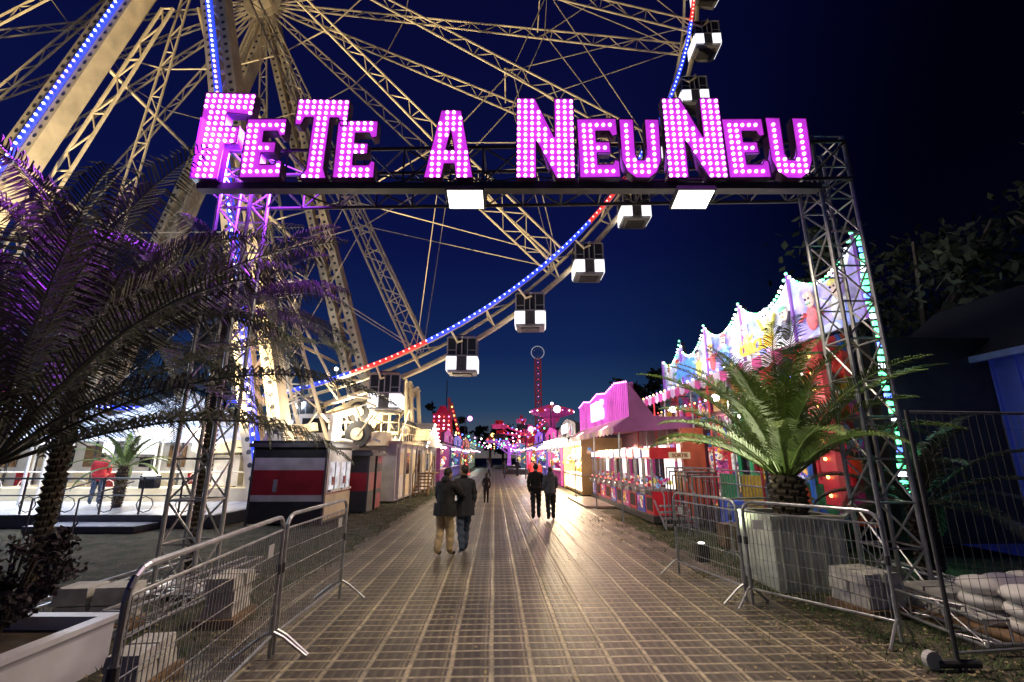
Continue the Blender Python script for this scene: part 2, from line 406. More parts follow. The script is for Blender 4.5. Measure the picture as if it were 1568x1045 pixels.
for sx_ in (-1,1):
    for sy_ in (-1,1): cab.box((sx_*.77,sy_*.69,.46),(.07,.07,.98),cabg)
    cab.box((sx_*.3,-.7,.46),(.05,.05,.96),cabg)
    cab.box((sx_*.55,-.695,.3),(.45,.02,.03),cabg)
for sy_ in (-1,1):
    for sx_ in (-1,1):
        cab.box((sx_*.54,sy_*.72,-.4),(.52,.09,.7),panel)
    cab.box((0,sy_*.7,-.36),(.5,.05,.78),darkgrey)
for sx_ in (-1,1): cab.box((sx_*.82,0,-.4),(.06,1.2,.7),panel)
cab.box((0,0,0.0),(1.7,1.5,.07),cabg); cab.box((0,0,-.4),(1.58,1.36,.7),cabg)
cab.box((0,0,-.83),(1.5,1.34,.1),cabg); cab.box((0,0,-.91),(1.0,.8,.08),darkgrey)
cab.tube((0,-.72,-.0),(0,-.72,.95),.03,cabg)
c0=cab.build('cabin',fw); hang=MB()
for k in range(45):
    th=rad(22.2+k*8)
    if k==0: o=c0
    else:
        o=bpy.data.objects.new('cabin',c0.data); COL.objects.link(o); o.parent=fw
    o.location=wp(th,RR+1.1,0)+V((0,0,-.35)); o.rotation_euler=(0,0,random.uniform(-.08,.08)); o.scale=(.97,.97,.97)
    for sg in (-1,1):
        hang.tube(wp(th,RR+.7,sg*.75),wp(th,RR+1.2,sg*.78)+V((0,0,.5)),.05,cream,5)
    hang.tube(wp(th,RR+1.15,-.8)+V((0,0,.65)),wp(th,RR+1.15,.8)+V((0,0,.65)),.06,cabg,6)
    hang.tube(wp(th,RR,-.85),wp(th,RR+.75,-.75),.06,cream,5)
    hang.tube(wp(th,RR,.85),wp(th,RR+.75,.75),.06,cream,5)
hang.build('cabin_hangers',fw)
lg=MB(); ledl=MB()
def leg(top,bot,w,d,ledside=None):
    top=V(top);bot=V(bot); ax=(bot-top).normalized(); sd=V((1,0,0)); sd=(sd-ax*sd.dot(ax)).normalized()
    o1=sd*(w*.5)
    lg.beam(top-o1*.6,bot-o1,.42,d,cream,.5,d); lg.beam(top+o1*.6,bot+o1,.42,d,cream,.5,d)
    L=(bot-top).length; n=int(L/1.5)
    for i in range(n):
        a=top+(bot-top)*i/n; b_=top+(bot-top)*(i+1)/n; k0=.6+.4*i/n
        s1=1 if i%2 else -1
        lg.beam(a+o1*k0*s1,b_-o1*k0*s1,.13,.2,cream)
        lg.beam(a-o1*k0,a+o1*k0,.12,.2,cream,side=(0,1,0))
        for s2 in (-1,1):
            nn=V((0,-1,0)); nn=(nn-ax*nn.dot(ax)).normalized(); c_=a+o1*k0*s2
            for j in range(3):
                cc_=c_+(b_-a)*(j+.5)/3+nn*(d/2+.004); lg.tube(cc_-nn*.02,cc_+nn*.004,.1,darkgrey,8)
    if ledside is not None:
        nn=V((0,-1,0)); nn=(nn-ax*nn.dot(ax)).normalized()
        st_=top+nn*(d/2+.08)+o1*ledside*.6; en=bot+nn*(d/2+.08)+o1*ledside
        ledl.tube(st_,en,.08,strb,5); ledl.tube(st_+sd*.22,en+sd*.22,.07,strb,5)
        m=int(L/.34)
        for i in range(m):
            p=st_+(en-st_)*i/m; red=(i%40)<7
            ledl.ball(p+nn*.1+sd*.11,.07,ledr if red else ledw,6,4)
leg(H+V((0,-3.8,0)),(-9.2,18.8,.6),1.15,.9,-.6)
leg(H+V((0,-3.8,0)),(-28.0,18.8,.6),1.25,.9,0)
leg(H+V((0,3.8,0)),(-8.2,30.5,.6),1.1,1.0)
leg(H+V((0,3.8,0)),(-28.5,30.5,.6),1.3,1.0)
for sx_,bx in ((1,-9.8),(-1,-27.5)):
    lg.ladder(H+V((sx_*1,-3.4,-8)),(bx+sx_*1.6,21.5,.6),(1,0,0),.6,1.2,.09,.045,cream,1.2)
    lg.ladder(H+V((sx_*.5,3.4,-8)),(bx-sx_*1.5,27.5,.6),(1,0,0),.6,1.2,.09,.045,cream,1.2)
    for z in (8,15,22):
        f=z/33.3; xa=bx+(H.x-bx)*f
        lg.tube((xa,18.8+1.4*f,z),(xa+sx_*.3,30.5-2.7*f,z),.1,cream,6)
    lg.tube((bx,18.8,.8),(bx+(H.x-bx)*.45,28.8,15),.08,cream,6)
    lg.tube((bx+sx_*1.5,30.5,.8),(bx+(H.x-bx)*.45,19.6,15),.08,cream,6)
for y in (18.8,30.5):
    lg.b2((-31,y-.35,.25),(-6.2,y+.35,.85),cream)
for x in (-29,-22,-15,-10):
    lg.b2((x-.3,19.2,.2),(x+.3,30.1,.75),cream)
for y in (26.2,27.6,29.8):
    lg.beam((-14.5,y,2.4),(-6.0,y,6.3),.3,.4,cream); lg.tube((-9.6,y,.8),(-6.2,y,6.1),.14,cream,6); lg.tube((-9.6,y,.8),(-11.6,y,3.8),.14,cream,6)
    lg.tube((-5.6,y,.8),(-6.1,y,6.2),.13,cream,6); lg.tube((-7.6,y,.8),(-7.9,y,5.4),.1,cream,6)
    for k in range(9):
        f=k/9; lg.tube((-14.3+8.2*f,y,2.5+3.7*f),(-14.3+8.2*(f+.11),y,1.6+3.7*f),.05,cream,5)
lg.beam((-13.5,20.6,2.2),(-8.6,20.6,3.3),.35,.4,cream); lg.beam((-12.5,22.2,2.8),(-8.3,25.4,4.6),.3,.35,cream)
lg.b2((-13.5,20.2,2.2),(-8.9,23.0,2.38),cream); lg.b2((-10.6,25.6,3.2),(-6.2,30,3.35),cream)
for x in [-13.4+.5*i for i in range(10)]:
    lg.tube((x,20.2,2.38),(x,20.2,3.35),.025,cream,4)
for x in [-10.5+.48*i for i in range(10)]:
    lg.tube((x,25.6,3.35),(x,25.6,4.3),.03,cream,4)
for z in (2.85,3.35): lg.tube((-13.4,20.2,z),(-8.9,20.2,z),.03,cream,5)
for z in (3.85,4.3): lg.tube((-10.5,25.6,z),(-6.2,25.6,z),.035,cream,5)
for x,y,z in ((-6.9,21.0,3.0),(-8.9,22.0,1.7),(-8.4,25.5,4.4),(-5.9,26,3.4)):
    lg.tube((x,y,z),(x,y+.7,z),.58,blackm,20); lg.tube((x,y-.08,z),(x,y,z),.28,cream,16); lg.tube((x,y-.1,z),(x,y-.08,z),.12,steel,10)
    lg.box((x+.85,y+.5,z-.2),(.9,.9,.6),cream)
for i in range(4):
    lg.box((-12.4+i*1.35,21.2,1.45),(1.1,.8,1.3),(white,cream,steel)[i%3])
lg.box((-9.6,23.5,3.4),(1.7,1.2,1.3),white); lg.box((-9.6,22.88,3.5),(1.3,.04,.7),glassd)
rn=random.Random(8)
for i in range(70):
    xa=rn.uniform(-11,-5.8); za=rn.uniform(.8,3.8); y_=rn.choice((20.6,21.2,25.4,26.5,27.5))
    lg.tube((xa,y_,za+(1.6 if y_<22 else 0)*.6),(xa+rn.uniform(-1.4,1.4),y_,za+rn.uniform(.6,2.0)),rn.uniform(.03,.06),(cream,white,steel,cream)[i%4],5)
lg.build('support_legs',fw); ledl.build('leg_leds',fw)
fl=MB()
for p in ((-13.2,17.6,1.2),(-24,16.5,1.2),(-6.6,27.5,1.2),(-12,16,1.2),(-8.3,24.9,1.3)):
    fl.box(p,(.5,.3,.4),blackm); fl.box((p[0],p[1],p[2]+.21),(.42,.24,.02),b_white)
fl.build('wheel_floodlights',fw)
wc=(1,.76,.42)
lamp('wheel_flood_1','SPOT',(-13.2,17.6,1.5),38000,wc,.3,(-15.5,22,20),fw,spot=75,blend=.8)
lamp('wheel_flood_2','SPOT',(-24,16.5,1.5),52000,wc,.3,(-20,23,24),fw,spot=82)
lamp('wheel_flood_3','SPOT',(-6.6,27.5,1.5),30000,wc,.3,(-12,30,18),fw,spot=70)
lamp('wheel_flood_4','SPOT',(-12,16,1.5),42000,wc,.3,(0,25,28),fw,spot=75,blend=.9)
lamp('wheel_flood_5','POINT',(-7.8,19.6,3.6),260,(1,.86,.66),.2,None,fw)
lamp('wheel_flood_6','POINT',(-8.3,24.6,3.0),1300,(1,.84,.6),.2,None,fw)

# ------------------------------------------------------------------ boarding platform, tents on the left
plat=empty('boarding_platform')
pf=MB()
floor=mat('platform_floor',(.6,.64,.72),.25,0,.15,1.3)
pf.b2((-30,14.2,.02),(-8.6,20.0,.36),darkgrey); pf.b2((-29.9,14.25,.363),(-8.7,19.9,.375),floor)
for i in range(11):
    pf.b2((-29.9+i*2,14.25,.376),(-29.86+i*2,19.9,.379),darkgrey)
pf.b2((-13.2,13.3,.02),(-10.2,14.2,.17),darkgrey); pf.b2((-13.2,13.3,.171),(-10.2,14.2,.19),floor)
y=14.35
for i in range(18):
    x=-29.5+i*1.16
    pf.tube((x,y,.37),(x,y,1.42),.03,darkgrey,6)
pf.tube((-29.5,y,1.38),(-9.0,y,1.38),.028,darkgrey,6); pf.tube((-29.5,y,.9),(-9.0,y,.9),.02,darkgrey,6)
for i in range(18):
    x=-29.2+i*1.15
    pts=[(x+.25*math.cos(t*.785),y,.65+.22*math.sin(t*.785)) for t in range(9)]; pf.path(pts,.014,darkgrey,4)
    pts=[(x+.25*math.cos(t*.785),19.8,.85+.25*math.sin(t*.785)) for t in range(9)]; pf.path(pts,.015,white,4)
pf.tube((-29.5,19.8,1.4),(-9,19.8,1.4),.03,white,6); pf.tube((-29.5,19.8,.5),(-9,19.8,.5),.02,white,6)
for x in (-11.2,-12.4):
    pf.path([(x,12.6,0),(x,12.6,.95),(x,14.3,1.3)],.022,darkgrey,6)
pf.build('deck_and_railings',plat)

def tent(name,x0,x1,y0,y1,ze,zp,mt,em=None):
    e=empty(name); t=MB(); cx,cy=(x0+x1)/2,(y0+y1)/2
    n=6
    cs=[(x0,y0),(x1,y0),(x1,y1),(x0,y1)]
    for k in range(4):
        a=V((*cs[k],ze)); b_=V((*cs[(k+1)%4],ze)); p=V((cx,cy,zp))
        prev=None
        for j in range(n+1):
            f=j/n; g_=f**1.35
            l=a.lerp(V((cx,cy,ze)),f); r_=b_.lerp(V((cx,cy,ze)),f); l.z=r_.z=ze+(zp-ze)*g_
            if prev:
                t.poly([prev[0],prev[1],r_,l],mt); t.tube(prev[0],l,.03,steel,4)
                for u in (.25,.5,.75): t.tube(prev[0].lerp(prev[1],u)+V((0,0,.02)),l.lerp(r_,u)+V((0,0,.02)),.018,steel,4)
                t.tube(l+V((0,0,.02)),r_+V((0,0,.02)),.014,steel,4)
            prev=(l,r_)
        t.poly([a-V((0,0,.35)),b_-V((0,0,.35)),b_,a],mt)
    for c in cs: t.tube((c[0],c[1],0),(c[0],c[1],ze),.05,white)
    t.ball((cx,cy,zp+.1),.1,steel); t.build('roof_and_poles',e); return e
canopy=mat('lit_canopy',(.72,.76,.85),.7,0,.12,1.0,(.42,.6,1),.65,sample=False,evar=.5)  # canvas emission stands in for lamp light glowing through the roof
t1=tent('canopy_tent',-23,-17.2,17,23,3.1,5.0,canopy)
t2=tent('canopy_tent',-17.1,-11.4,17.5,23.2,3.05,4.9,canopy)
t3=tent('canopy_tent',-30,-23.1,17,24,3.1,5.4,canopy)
bk=MB(); back=mat('white_wall_lit',(.75,.73,.68),.6,0,.15,.8)
bk.b2((-30,25.6,.1),(-11,25.8,3.3),back)
for i in range(12):
    x=-29+i*1.5
    bk.b2((x,25.2,.1),(x+.7,25.5,1.2),(white,cream,redp)[i%3]); bk.b2((x+.1,25.5,1.5),(x+1.0,25.58,2.6),(glassd,woodm,cream)[i%3])
    bk.tube((x+1.2,24.9,.1),(x+1.2,24.9,3.1),.06,darkgrey,6)
bk.build('market_stall_wall')
lamp('tent_lamp_1','POINT',(-19,19,2.9),800,(1,.9,.74),.15,None,t1); lamp('tent_lamp_2','POINT',(-14.2,20.4,2.85),800,(1,.9,.74),.15,None,t2)
lamp('deck_fill_1','POINT',(-14,15.5,5.5),1000,(.7,.82,1),.3,None,t2); lamp('deck_fill_2','POINT',(-21,15.0,5.5),1000,(.7,.82,1),.3,None,t1)  # unseen lamps added above the deck to brighten its floor and the canopies
bl=MB()
for x,y,z in ((-19,19,2.95),(-14.2,20.4,2.95),(-21.5,21,2.9),(-12.8,18.3,2.9),(-16,22,2.9)): bl.ball((x,y,z),.13,b_white)
bl.build('tent_bulbs',t2)
def kiosk(name,x0,x1,y0,y1,h,colors,lit=True):
    e=empty(name); k=MB(); a,b_,c=colors
    zs=[0.05,h*.30,h*.38,h*.70,h*.86,h]
    cs=[a,b_,c,b_,a]
    for i in range(5): k.b2((x0,y0,zs[i]),(x1,y1,zs[i+1]),cs[i])
    k.b2((x0-.12,y0-.15,h),(x1+.18,y1+.12,h+.12),darkgrey); k.b2((x0-.05,y0-.08,h+.12),(x1+.1,y1+.05,h+.2),blackm)
    for x in (x0,x1):
        k.b2((x-.03,y0-.03,0),(x+.03,y0+.03,h),darkgrey)
    k.b2((x0+.7,y0-.05,h*.42),(x0+.82,y0,h*.58),steel)
    if lit:
        win=mat('kiosk_window',(.5,.5,.5),.2,0,.3,3,(.75,.82,.9),.55,sample=False,evar=.6)
        k.b2((x1,y0+.12,h*.40),(x1+.03,y1-.12,h*.97),white)
        for i in range(2):
            ya=y0+.28+i*(y1-y0-.3)/2; yb=ya+(y1-y0-.3)/2-.18
            k.b2((x1+.03,ya,h*.44),(x1+.04,yb,h*.8),win); k.b2((x1+.03,ya-.03,h*.41),(x1+.12,yb+.03,h*.44),steel)
            k.b2((x1+.04,(ya+yb)/2-.02,h*.44),(x1+.06,(ya+yb)/2+.02,h*.8),darkgrey)
            k.box((x1+.05,(ya+yb)/2-.1,h*.55),(.03,.22,.25),redp)
        k.b2((x1,y0+.05,h*.06),(x1+.05,y1-.05,h*.38),cream)
    k.build('body',e); return e
kiosk('ticket_kiosk',-8.0,-5.75,14.8,17.1,2.3,(blackm,greyw,redp))
lamp('kiosk_lamp','POINT',(-5.2,15.9,2.35),14,(1,.95,.85),.08)
lamp('kiosk_lamp_front','POINT',(-6.9,13.6,2.9),18,(.9,.92,1),.08)
kiosk('photo_booth',-6.9,-5.35,17.9,18.7,2.05,(blackm,blackm,redp),False)
kiosk('photo_booth',-6.9,-5.4,19.1,19.9,2.05,(redp,blackm,redp),False)
pv=empty('white_pavilion'); p_=MB()
p_.b2((-8.3,21.6,.1),(-5.25,33,2.6),greyw)
for i in range(8):
    p_.b2((-5.25,21.9+i*1.35,.2),(-5.2,23.0+i*1.35,2.4),(white,cream,white,darkgrey)[i%4]); p_.b2((-5.2,22.0+i*1.35,1.2),(-5.18,22.8+i*1.35,2.2),(cream,glassd)[i%2])
    p_.tube((-5.15,21.85+i*1.35,0),(-5.15,21.85+i*1.35,2.6),.03,steel,5)
for y0_,y1_ in ((27.1,32.5),):
    ym=(y0_+y1_)/2
    for xa in (-8.5,-4.9):
        p_.poly([(xa,y0_,2.6),(xa,y1_,2.6),(xa,ym,4.1)],canvas)
    p_.poly([(-8.5,y0_,2.6),(-4.9,y0_,2.6),(-4.9,ym,4.1),(-8.5,ym,4.1)],canvas); p_.poly([(-8.5,y1_,2.6),(-4.9,y1_,2.6),(-4.9,ym,4.1),(-8.5,ym,4.1)],canvas)
    for i in range(14):
        t=i/13; z=2.6+1.5*(1-abs(2*t-1)); p_.ball((-4.86,y0_+(y1_-y0_)*t,z),.05,b_white,6,4)
p_.b2((-8.4,21.5,2.6),(-5.0,27.0,2.72),cream)
for i in range(12):
    p_.tube((-5.05,21.6+i*.48,2.72),(-5.05,21.6+i*.48,3.5),.02,cream,4)
p_.tube((-5.05,21.6,3.5),(-5.05,26.9,3.5),.03,cream,5); p_.tube((-5.05,21.6,3.1),(-5.05,26.9,3.1),.02,cream,5)
for i in range(6):
    p_.b2((-5.15+i*.0,25.0+i*.28,.15+i*.16),(-4.35,25.28+i*.28,.2+i*.16),woodm)
for x in (-5.15,-4.35):
    p_.tube((x,25,.15),(x,26.7,1.15),.04,woodm); p_.tube((x,25,1.1),(x,26.7,2.1),.03,woodm); p_.tube((x,25,.05),(x,25,1.1),.03,woodm); p_.tube((x,26.7,.05),(x,26.7,2.1),.03,woodm)
p_.b2((-5.15,26.7,1.08),(-4.35,29,1.14),woodm)
p_.build('walls_roof_stairs',pv); lamp('pavilion_lamp','POINT',(-3.9,24.5,3.6),180,(1,.8,.5),.1,None,pv); lamp('pavilion_lamp2','POINT',(-3.9,31,3.4),200,(1,.8,.5),.1,None,pv)

# ------------------------------------------------------------------ fair stalls on the right (local frame follows the walkway)
def art(name,cols,scale,es,rough=.5):
    m,nt,b=nodes_mat(name); tc=nt.nodes.new('ShaderNodeTexCoord')
    nz=nt.nodes.new('ShaderNodeTexNoise'); nz.inputs['Scale'].default_value=scale*.9; nz.inputs['Detail'].default_value=5
    nt.links.new(tc.outputs['Object'],nz.inputs['Vector'])
    vo=nt.nodes.new('ShaderNodeTexVoronoi'); vo.inputs['Scale'].default_value=scale
    mixv=nt.nodes.new('ShaderNodeMix'); mixv.data_type='RGBA'; mixv.inputs[0].default_value=.4
    nt.links.new(tc.outputs['Object'],mixv.inputs[6]); nt.links.new(nz.outputs['Color'],mixv.inputs[7]); nt.links.new(mixv.outputs[2],vo.inputs['Vector'])
    sp=nt.nodes.new('ShaderNodeSeparateColor'); nt.links.new(vo.outputs['Color'],sp.inputs[0])
    r=nt.nodes.new('ShaderNodeValToRGB'); r.color_ramp.interpolation='CONSTANT'
    for i,c in enumerate(cols):
        e=r.color_ramp.elements[0] if i==0 else (r.color_ramp.elements[1] if i==1 else r.color_ramp.elements.new(i/len(cols)))
        e.position=i/len(cols); e.color=(*c,1)
    nt.links.new(sp.outputs[0],r.inputs['Fac'])
    nz2=nt.nodes.new('ShaderNodeTexNoise'); nz2.inputs['Scale'].default_value=scale*1.6; nz2.inputs['Detail'].default_value=4; nt.links.new(tc.outputs['Object'],nz2.inputs['Vector'])
    mr=nt.nodes.new('ShaderNodeMapRange'); mr.inputs['From Min'].default_value=.3; mr.inputs['From Max'].default_value=.7; mr.inputs['To Min'].default_value=.25; mr.inputs['To Max'].default_value=1.5
    nt.links.new(nz2.outputs['Fac'],mr.inputs['Value'])
    s=nt.nodes.new('ShaderNodeVectorMath'); s.operation='SCALE'; nt.links.new(r.outputs['Color'],s.inputs[0]); nt.links.new(mr.outputs[0],s.inputs['Scale'])
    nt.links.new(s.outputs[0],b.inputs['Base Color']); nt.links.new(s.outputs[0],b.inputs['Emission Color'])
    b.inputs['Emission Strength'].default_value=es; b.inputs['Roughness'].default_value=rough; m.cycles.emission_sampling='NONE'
    return m
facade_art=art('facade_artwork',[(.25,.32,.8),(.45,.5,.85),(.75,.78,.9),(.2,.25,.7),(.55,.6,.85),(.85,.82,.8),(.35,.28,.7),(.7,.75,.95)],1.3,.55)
panel_art=art('ride_panel_artwork',[(.4,.03,.03),(.02,.08,.35),(.35,.2,.02),(.02,.15,.06),(.2,.02,.14),(.04,.12,.22),(.4,.06,.02),(.03,.01,.01)],3.2,.12)
prize_art=art('prize_wall_artwork',[(.7,.1,.1),(.9,.8,.6),(.6,.1,.3),(.1,.12,.5),(.9,.5,.1),(.9,.9,.9),(.05,.02,.05),(.3,.05,.2)],7,.6)

fh=empty('funhouse_ride',(0,0,0),TILT); f=MB()
y0,y1=9.2,21.4; xf=8.0
peaks=[9.2,11.6,14.2,16.8,19.2,21.4]
top=[]
for a,b_ in zip(peaks[:-1],peaks[1:]):
    for j in range(10):
        t=j/10; top.append((a+(b_-a)*t, 6.85-(.7*(math.sin(math.pi*t))**.75)-(.3 if a>16 else 0)*t))
top.append((21.4,6.3))
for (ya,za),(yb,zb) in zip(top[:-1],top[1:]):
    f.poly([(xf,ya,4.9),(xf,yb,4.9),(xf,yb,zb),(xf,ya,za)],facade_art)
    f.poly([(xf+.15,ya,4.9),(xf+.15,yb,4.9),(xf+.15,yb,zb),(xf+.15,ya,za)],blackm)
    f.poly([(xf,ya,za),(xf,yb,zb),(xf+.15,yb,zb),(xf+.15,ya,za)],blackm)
for i in range(len(top)-1):
    for t in (0,.5):
        ya=top[i][0]*(1-t)+top[i+1][0]*t; za=top[i][1]*(1-t)+top[i+1][1]*t
        f.ball((xf-.05,ya,za+.04),.045,(b_green,b_cool,b_green,b_white)[i%4],6,4)
ptrim=mat('purple_trim',(.3,.1,.45),.4,0,.2,2,(.35,.12,.6),.3,sample=False)
for p in peaks:
    f.tube((xf-.03,p,4.9),(xf-.03,p,6.85 if p<17 else 6.45),.05,ptrim,6)
cc=[(.75,.35,.1),(.8,.7,.15),(.7,.12,.12),(.8,.55,.4),(.2,.4,.75),(.85,.85,.85),(.05,.04,.06),(.1,.4,.2)]
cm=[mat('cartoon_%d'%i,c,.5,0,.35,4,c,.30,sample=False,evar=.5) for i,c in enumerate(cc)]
rn=random.Random(12)
for i,yy in enumerate((10.0,10.9,12.0,12.8,14.0,15.4,16.4,17.6,19.6,20.6)):
    z0=5.0+rn.uniform(0,.15); s_=rn.uniform(.8,1.05); a1,a2,a3=rn.sample(cm,3)
    f.ball((xf-.02,yy,z0+.35*s_),.28*s_,a1,12,8,(.14,.85,1.25)); f.ball((xf-.05,yy+rn.uniform(-.08,.08),z0+.82*s_),.19*s_,cm[3],12,8,(.2,.95,1.1))
    f.ball((xf-.06,yy,z0+1.0*s_),.17*s_,a2,10,6,(.2,1.2,.55))
    for sg in (-1,1):
        f.tube((xf-.05,yy+sg*.2*s_,z0+.5*s_),(xf-.05,yy+sg*rn.uniform(.35,.5)*s_,z0+rn.uniform(.3,.9)*s_),.06*s_,a1,6,.04*s_); f.ball((xf-.085,yy+sg*.065*s_,z0+.87*s_),.03*s_,cm[6],6,4)
    f.beam((xf-.09,yy-.09*s_,z0+.74*s_),(xf-.09,yy+.09*s_,z0+.74*s_),.02,.035,a3)
endm=mat('ride_end_wall',(.06,.05,.08),.5,0,.3,1)
f.poly([(xf,y0,4.9),(xf+.0,y0,6.85),(xf+.5,y0+.3,6.3),(xf+.5,y0+.3,4.9)],endm)
f.b2((xf+.3,y0+.5,.3),(xf+4,y1,4.6),blackm)
aw1=mat('awning_white',(.7,.6,.7),.6,0,.2,2,(.8,.5,.75),.36,sample=False,evar=.4); aw2=mat('awning_pink',(.6,.08,.3),.6,0,.2,2,(.7,.08,.3),.36,sample=False,evar=.4)  # awning materials emit a little, standing in for light on the canvas
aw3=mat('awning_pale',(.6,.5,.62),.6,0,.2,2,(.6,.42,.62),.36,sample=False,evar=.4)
n=28
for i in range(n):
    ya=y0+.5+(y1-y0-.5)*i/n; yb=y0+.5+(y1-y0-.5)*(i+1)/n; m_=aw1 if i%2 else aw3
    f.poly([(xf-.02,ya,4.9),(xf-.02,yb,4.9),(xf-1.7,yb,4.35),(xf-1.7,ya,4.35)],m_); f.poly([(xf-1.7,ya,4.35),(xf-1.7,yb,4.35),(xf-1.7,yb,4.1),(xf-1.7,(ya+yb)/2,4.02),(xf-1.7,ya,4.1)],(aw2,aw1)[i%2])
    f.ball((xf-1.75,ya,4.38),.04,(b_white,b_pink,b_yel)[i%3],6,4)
for i in range(7):
    ya=y0+.7+i*1.95; f.tube((xf-.1,ya,4.3),(xf-1.65,ya,4.25),.03,darkgrey,5)
f.b2((xf-.3,y0+.6,.6),(xf-.15,y1,4.7),panel_art)
fc=[(.5,.03,.05),(.03,.12,.45),(.5,.32,.03),(.03,.28,.12)]
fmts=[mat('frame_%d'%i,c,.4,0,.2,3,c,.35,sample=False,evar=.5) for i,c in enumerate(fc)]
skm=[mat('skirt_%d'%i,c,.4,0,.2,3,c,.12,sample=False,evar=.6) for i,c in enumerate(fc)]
pole_r=mat('pole_red',(.5,.05,.05),.35,0,.1,1)
for i in range(10):
    ya=y0+.9+i*1.2; mt=fmts[i%4]
    for lo,hi in (((xf-.42,ya,1.4),(xf-.31,ya+.08,3.4)),((xf-.42,ya+.85,1.4),(xf-.31,ya+.93,3.4)),((xf-.42,ya+.08,3.32),(xf-.31,ya+.85,3.4)),((xf-.42,ya+.08,1.4),(xf-.31,ya+.85,1.48))): f.b2(lo,hi,mt)
    f.b2((xf-.36,ya+.08,1.48),(xf-.32,ya+.85,3.32),(glassd,prize_art,blackm)[i%3])
    f.tube((xf-1.6,ya,.6),(xf-1.6,ya,4.1),.035,pole_r if i%2 else steel,6)
    for z in (.9,1.3,1.65): f.tube((xf-1.6,ya,z),(xf-1.6,ya+1.2,z),.02,steel,5)
    f.b2((xf-1.56,ya+.1,.75),(xf-1.5,ya+1.05,1.55),skm[(i+1)%4])
    for k in range(7): f.tube((xf-1.58,ya+.1+k*.16,.7),(xf-1.58,ya+.1+k*.16,1.6),.01,steel,4)
    f.box((xf-.45,ya+.46,3.7),(.06,.8,.38),(fmts[(i+2)%4],prize_art)[i%2]); f.box((xf-.43,ya+1.06,2.4),(.1,.16,1.7),(blackm,greyw,redp)[i%3])
    f.tube((xf-1.0,ya+.3,.6),(xf-1.0,ya+.3,2.2+.3*(i%3)),.05,fmts[(i+1)%4],8); f.box((xf-1.0,ya+.4,2.2+.4*(i%3)),(.2,.1,.35),fmts[(i+1)%4],rot=Matrix.Rotation(.5*(i%4)-.6,3,'X'))
f.b2((xf-1.9,y0+1.2,.1),(xf-.3,y1,.6),darkgrey)
for i in range(26): f.ball((xf-.45,y0+.9+i*.45,3.98),.035,(b_yel,b_red,b_white,b_blue)[i%4],6,4)
redc=mat('ride_red_column',(.5,.04,.06),.4,0,.15,2,(.6,.03,.05),.3,sample=False)
f.b2((xf-.75,9.9,1.0),(xf-.55,10.4,4.6),redc); f.b2((xf-.75,12.0,1.0),(xf-.55,12.3,4.3),redc)
for k in range(9): f.ball((xf-.8,10.15,1.2+k*.38),.04,b_yel,6,4)
pts=[(xf-.8,11.2+.9*math.cos(t*math.pi/10),3.7+.8*math.sin(t*math.pi/10)) for t in range(11)]; f.path(pts,.07,redc,6)
for i in range(5): f.b2((xf-2.6+.14*i,9.6,.12+.12*i),(xf-2.4+.14*i,10.6,.17+.12*i),steel)
for yy in (12.6,15.8,18.8): f.ball((xf-1.9,yy,3.6),.11,b_white)
for k in range(44):
    z=.15+k*.153
    f.box((xf-.02+.05*math.sin(k*.5),y0-.12,z),(.13,.05,.085),(b_green,b_green,b_green,b_cool,b_green,b_green,b_blue)[k%7],rz=.2*math.sin(k))
f.tube((xf,y0-.05,0),(xf,y0-.05,6.85),.04,darkgrey)
f.build('structure',fh)
blw=mat('sign_blue',(.1,.3,.8),.4,0,.1,2,(.12,.3,.85),.8,sample=False); sgw=mat('sign_white',(.9,.9,.9),.4,0,0,2,(1,.95,1),1.3,sample=False)
ylw=mat('sign_yellow',(.9,.6,.05),.4,0,.1,2,(.9,.55,.1),.7,sample=False)
def MT(x,y,z): return Matrix.Translation((x,y,z))@Matrix.Rotation(rad(-90),4,'Z')@Matrix.Rotation(rad(90),4,'X')
text('sign_text_1','AMIS',.85,blw,MT(xf-.14,18.6,5.55),fh,.04); text('sign_text_2','CIRCUS',.5,ylw,MT(xf-.14,13.4,5.25),fh,.04)
lamp('ride_lamp_1','POINT',tuple((xf-2.0,12.6,3.5)),80,(1,.85,.7),.1,None,fh); lamp('ride_lamp_2','POINT',(xf-2.0,17.6,3.5),90,(1,.7,.8),.1,None,fh)
lamp('ride_lamp_3','AREA',(xf-1.9,14.5,6.6),230,(.85,.85,1),6,(xf,14.5,5.4),fh,sy=.3)

# claw machine arcade
ar=empty('claw_machine_arcade',(0,0,0),TILT); a=MB()
pinks=mat('pink_sign_panel',(.6,.12,.5),.5,0,.3,.9,(.72,.07,.52),.8,sample=False,evar=.45)
x0=4.95; YN=15.2
a.b2((x0+1.6,YN,.1),(x0+2.0,24.2,3.1),mat('arcade_back',(.10,.03,.05),.6))
a.b2((x0-.5,YN,3.12),(x0+1.6,24.2,3.3),mat('arcade_roof',(.1,.03,.06),.6,0,.2,1))
a.b2((x0-.1,YN-.4,.05),(x0+1.6,24.2,.25),darkgrey)
pk=[YN,18.2,21.2,24.2]
for i in range(3):
    ya,yb=pk[i],pk[i+1]; ym=(ya+yb)/2
    a.poly([(x0-.55,ya,3.3),(x0-.55,yb,3.3),(x0-.55,yb,4.45),(x0-.55,ym,4.62),(x0-.55,ya,4.45)],pinks)
    a.poly([(x0-.35,ya,3.3),(x0-.35,yb,3.3),(x0-.35,yb,4.45),(x0-.35,ym,4.62),(x0-.35,ya,4.45)],blackm)
    for t in range(12):
        k=t/12; a.ball((x0-.6,ya+(yb-ya)*k,4.45+.17*(1-abs(2*k-1))),.035,b_pink,6,4)
        a.tube((x0-.58,ya+(yb-ya)*k,3.32),(x0-.58,ya+(yb-ya)*k,4.45+.17*(1-abs(2*k-1))),.01,ptrim,4)
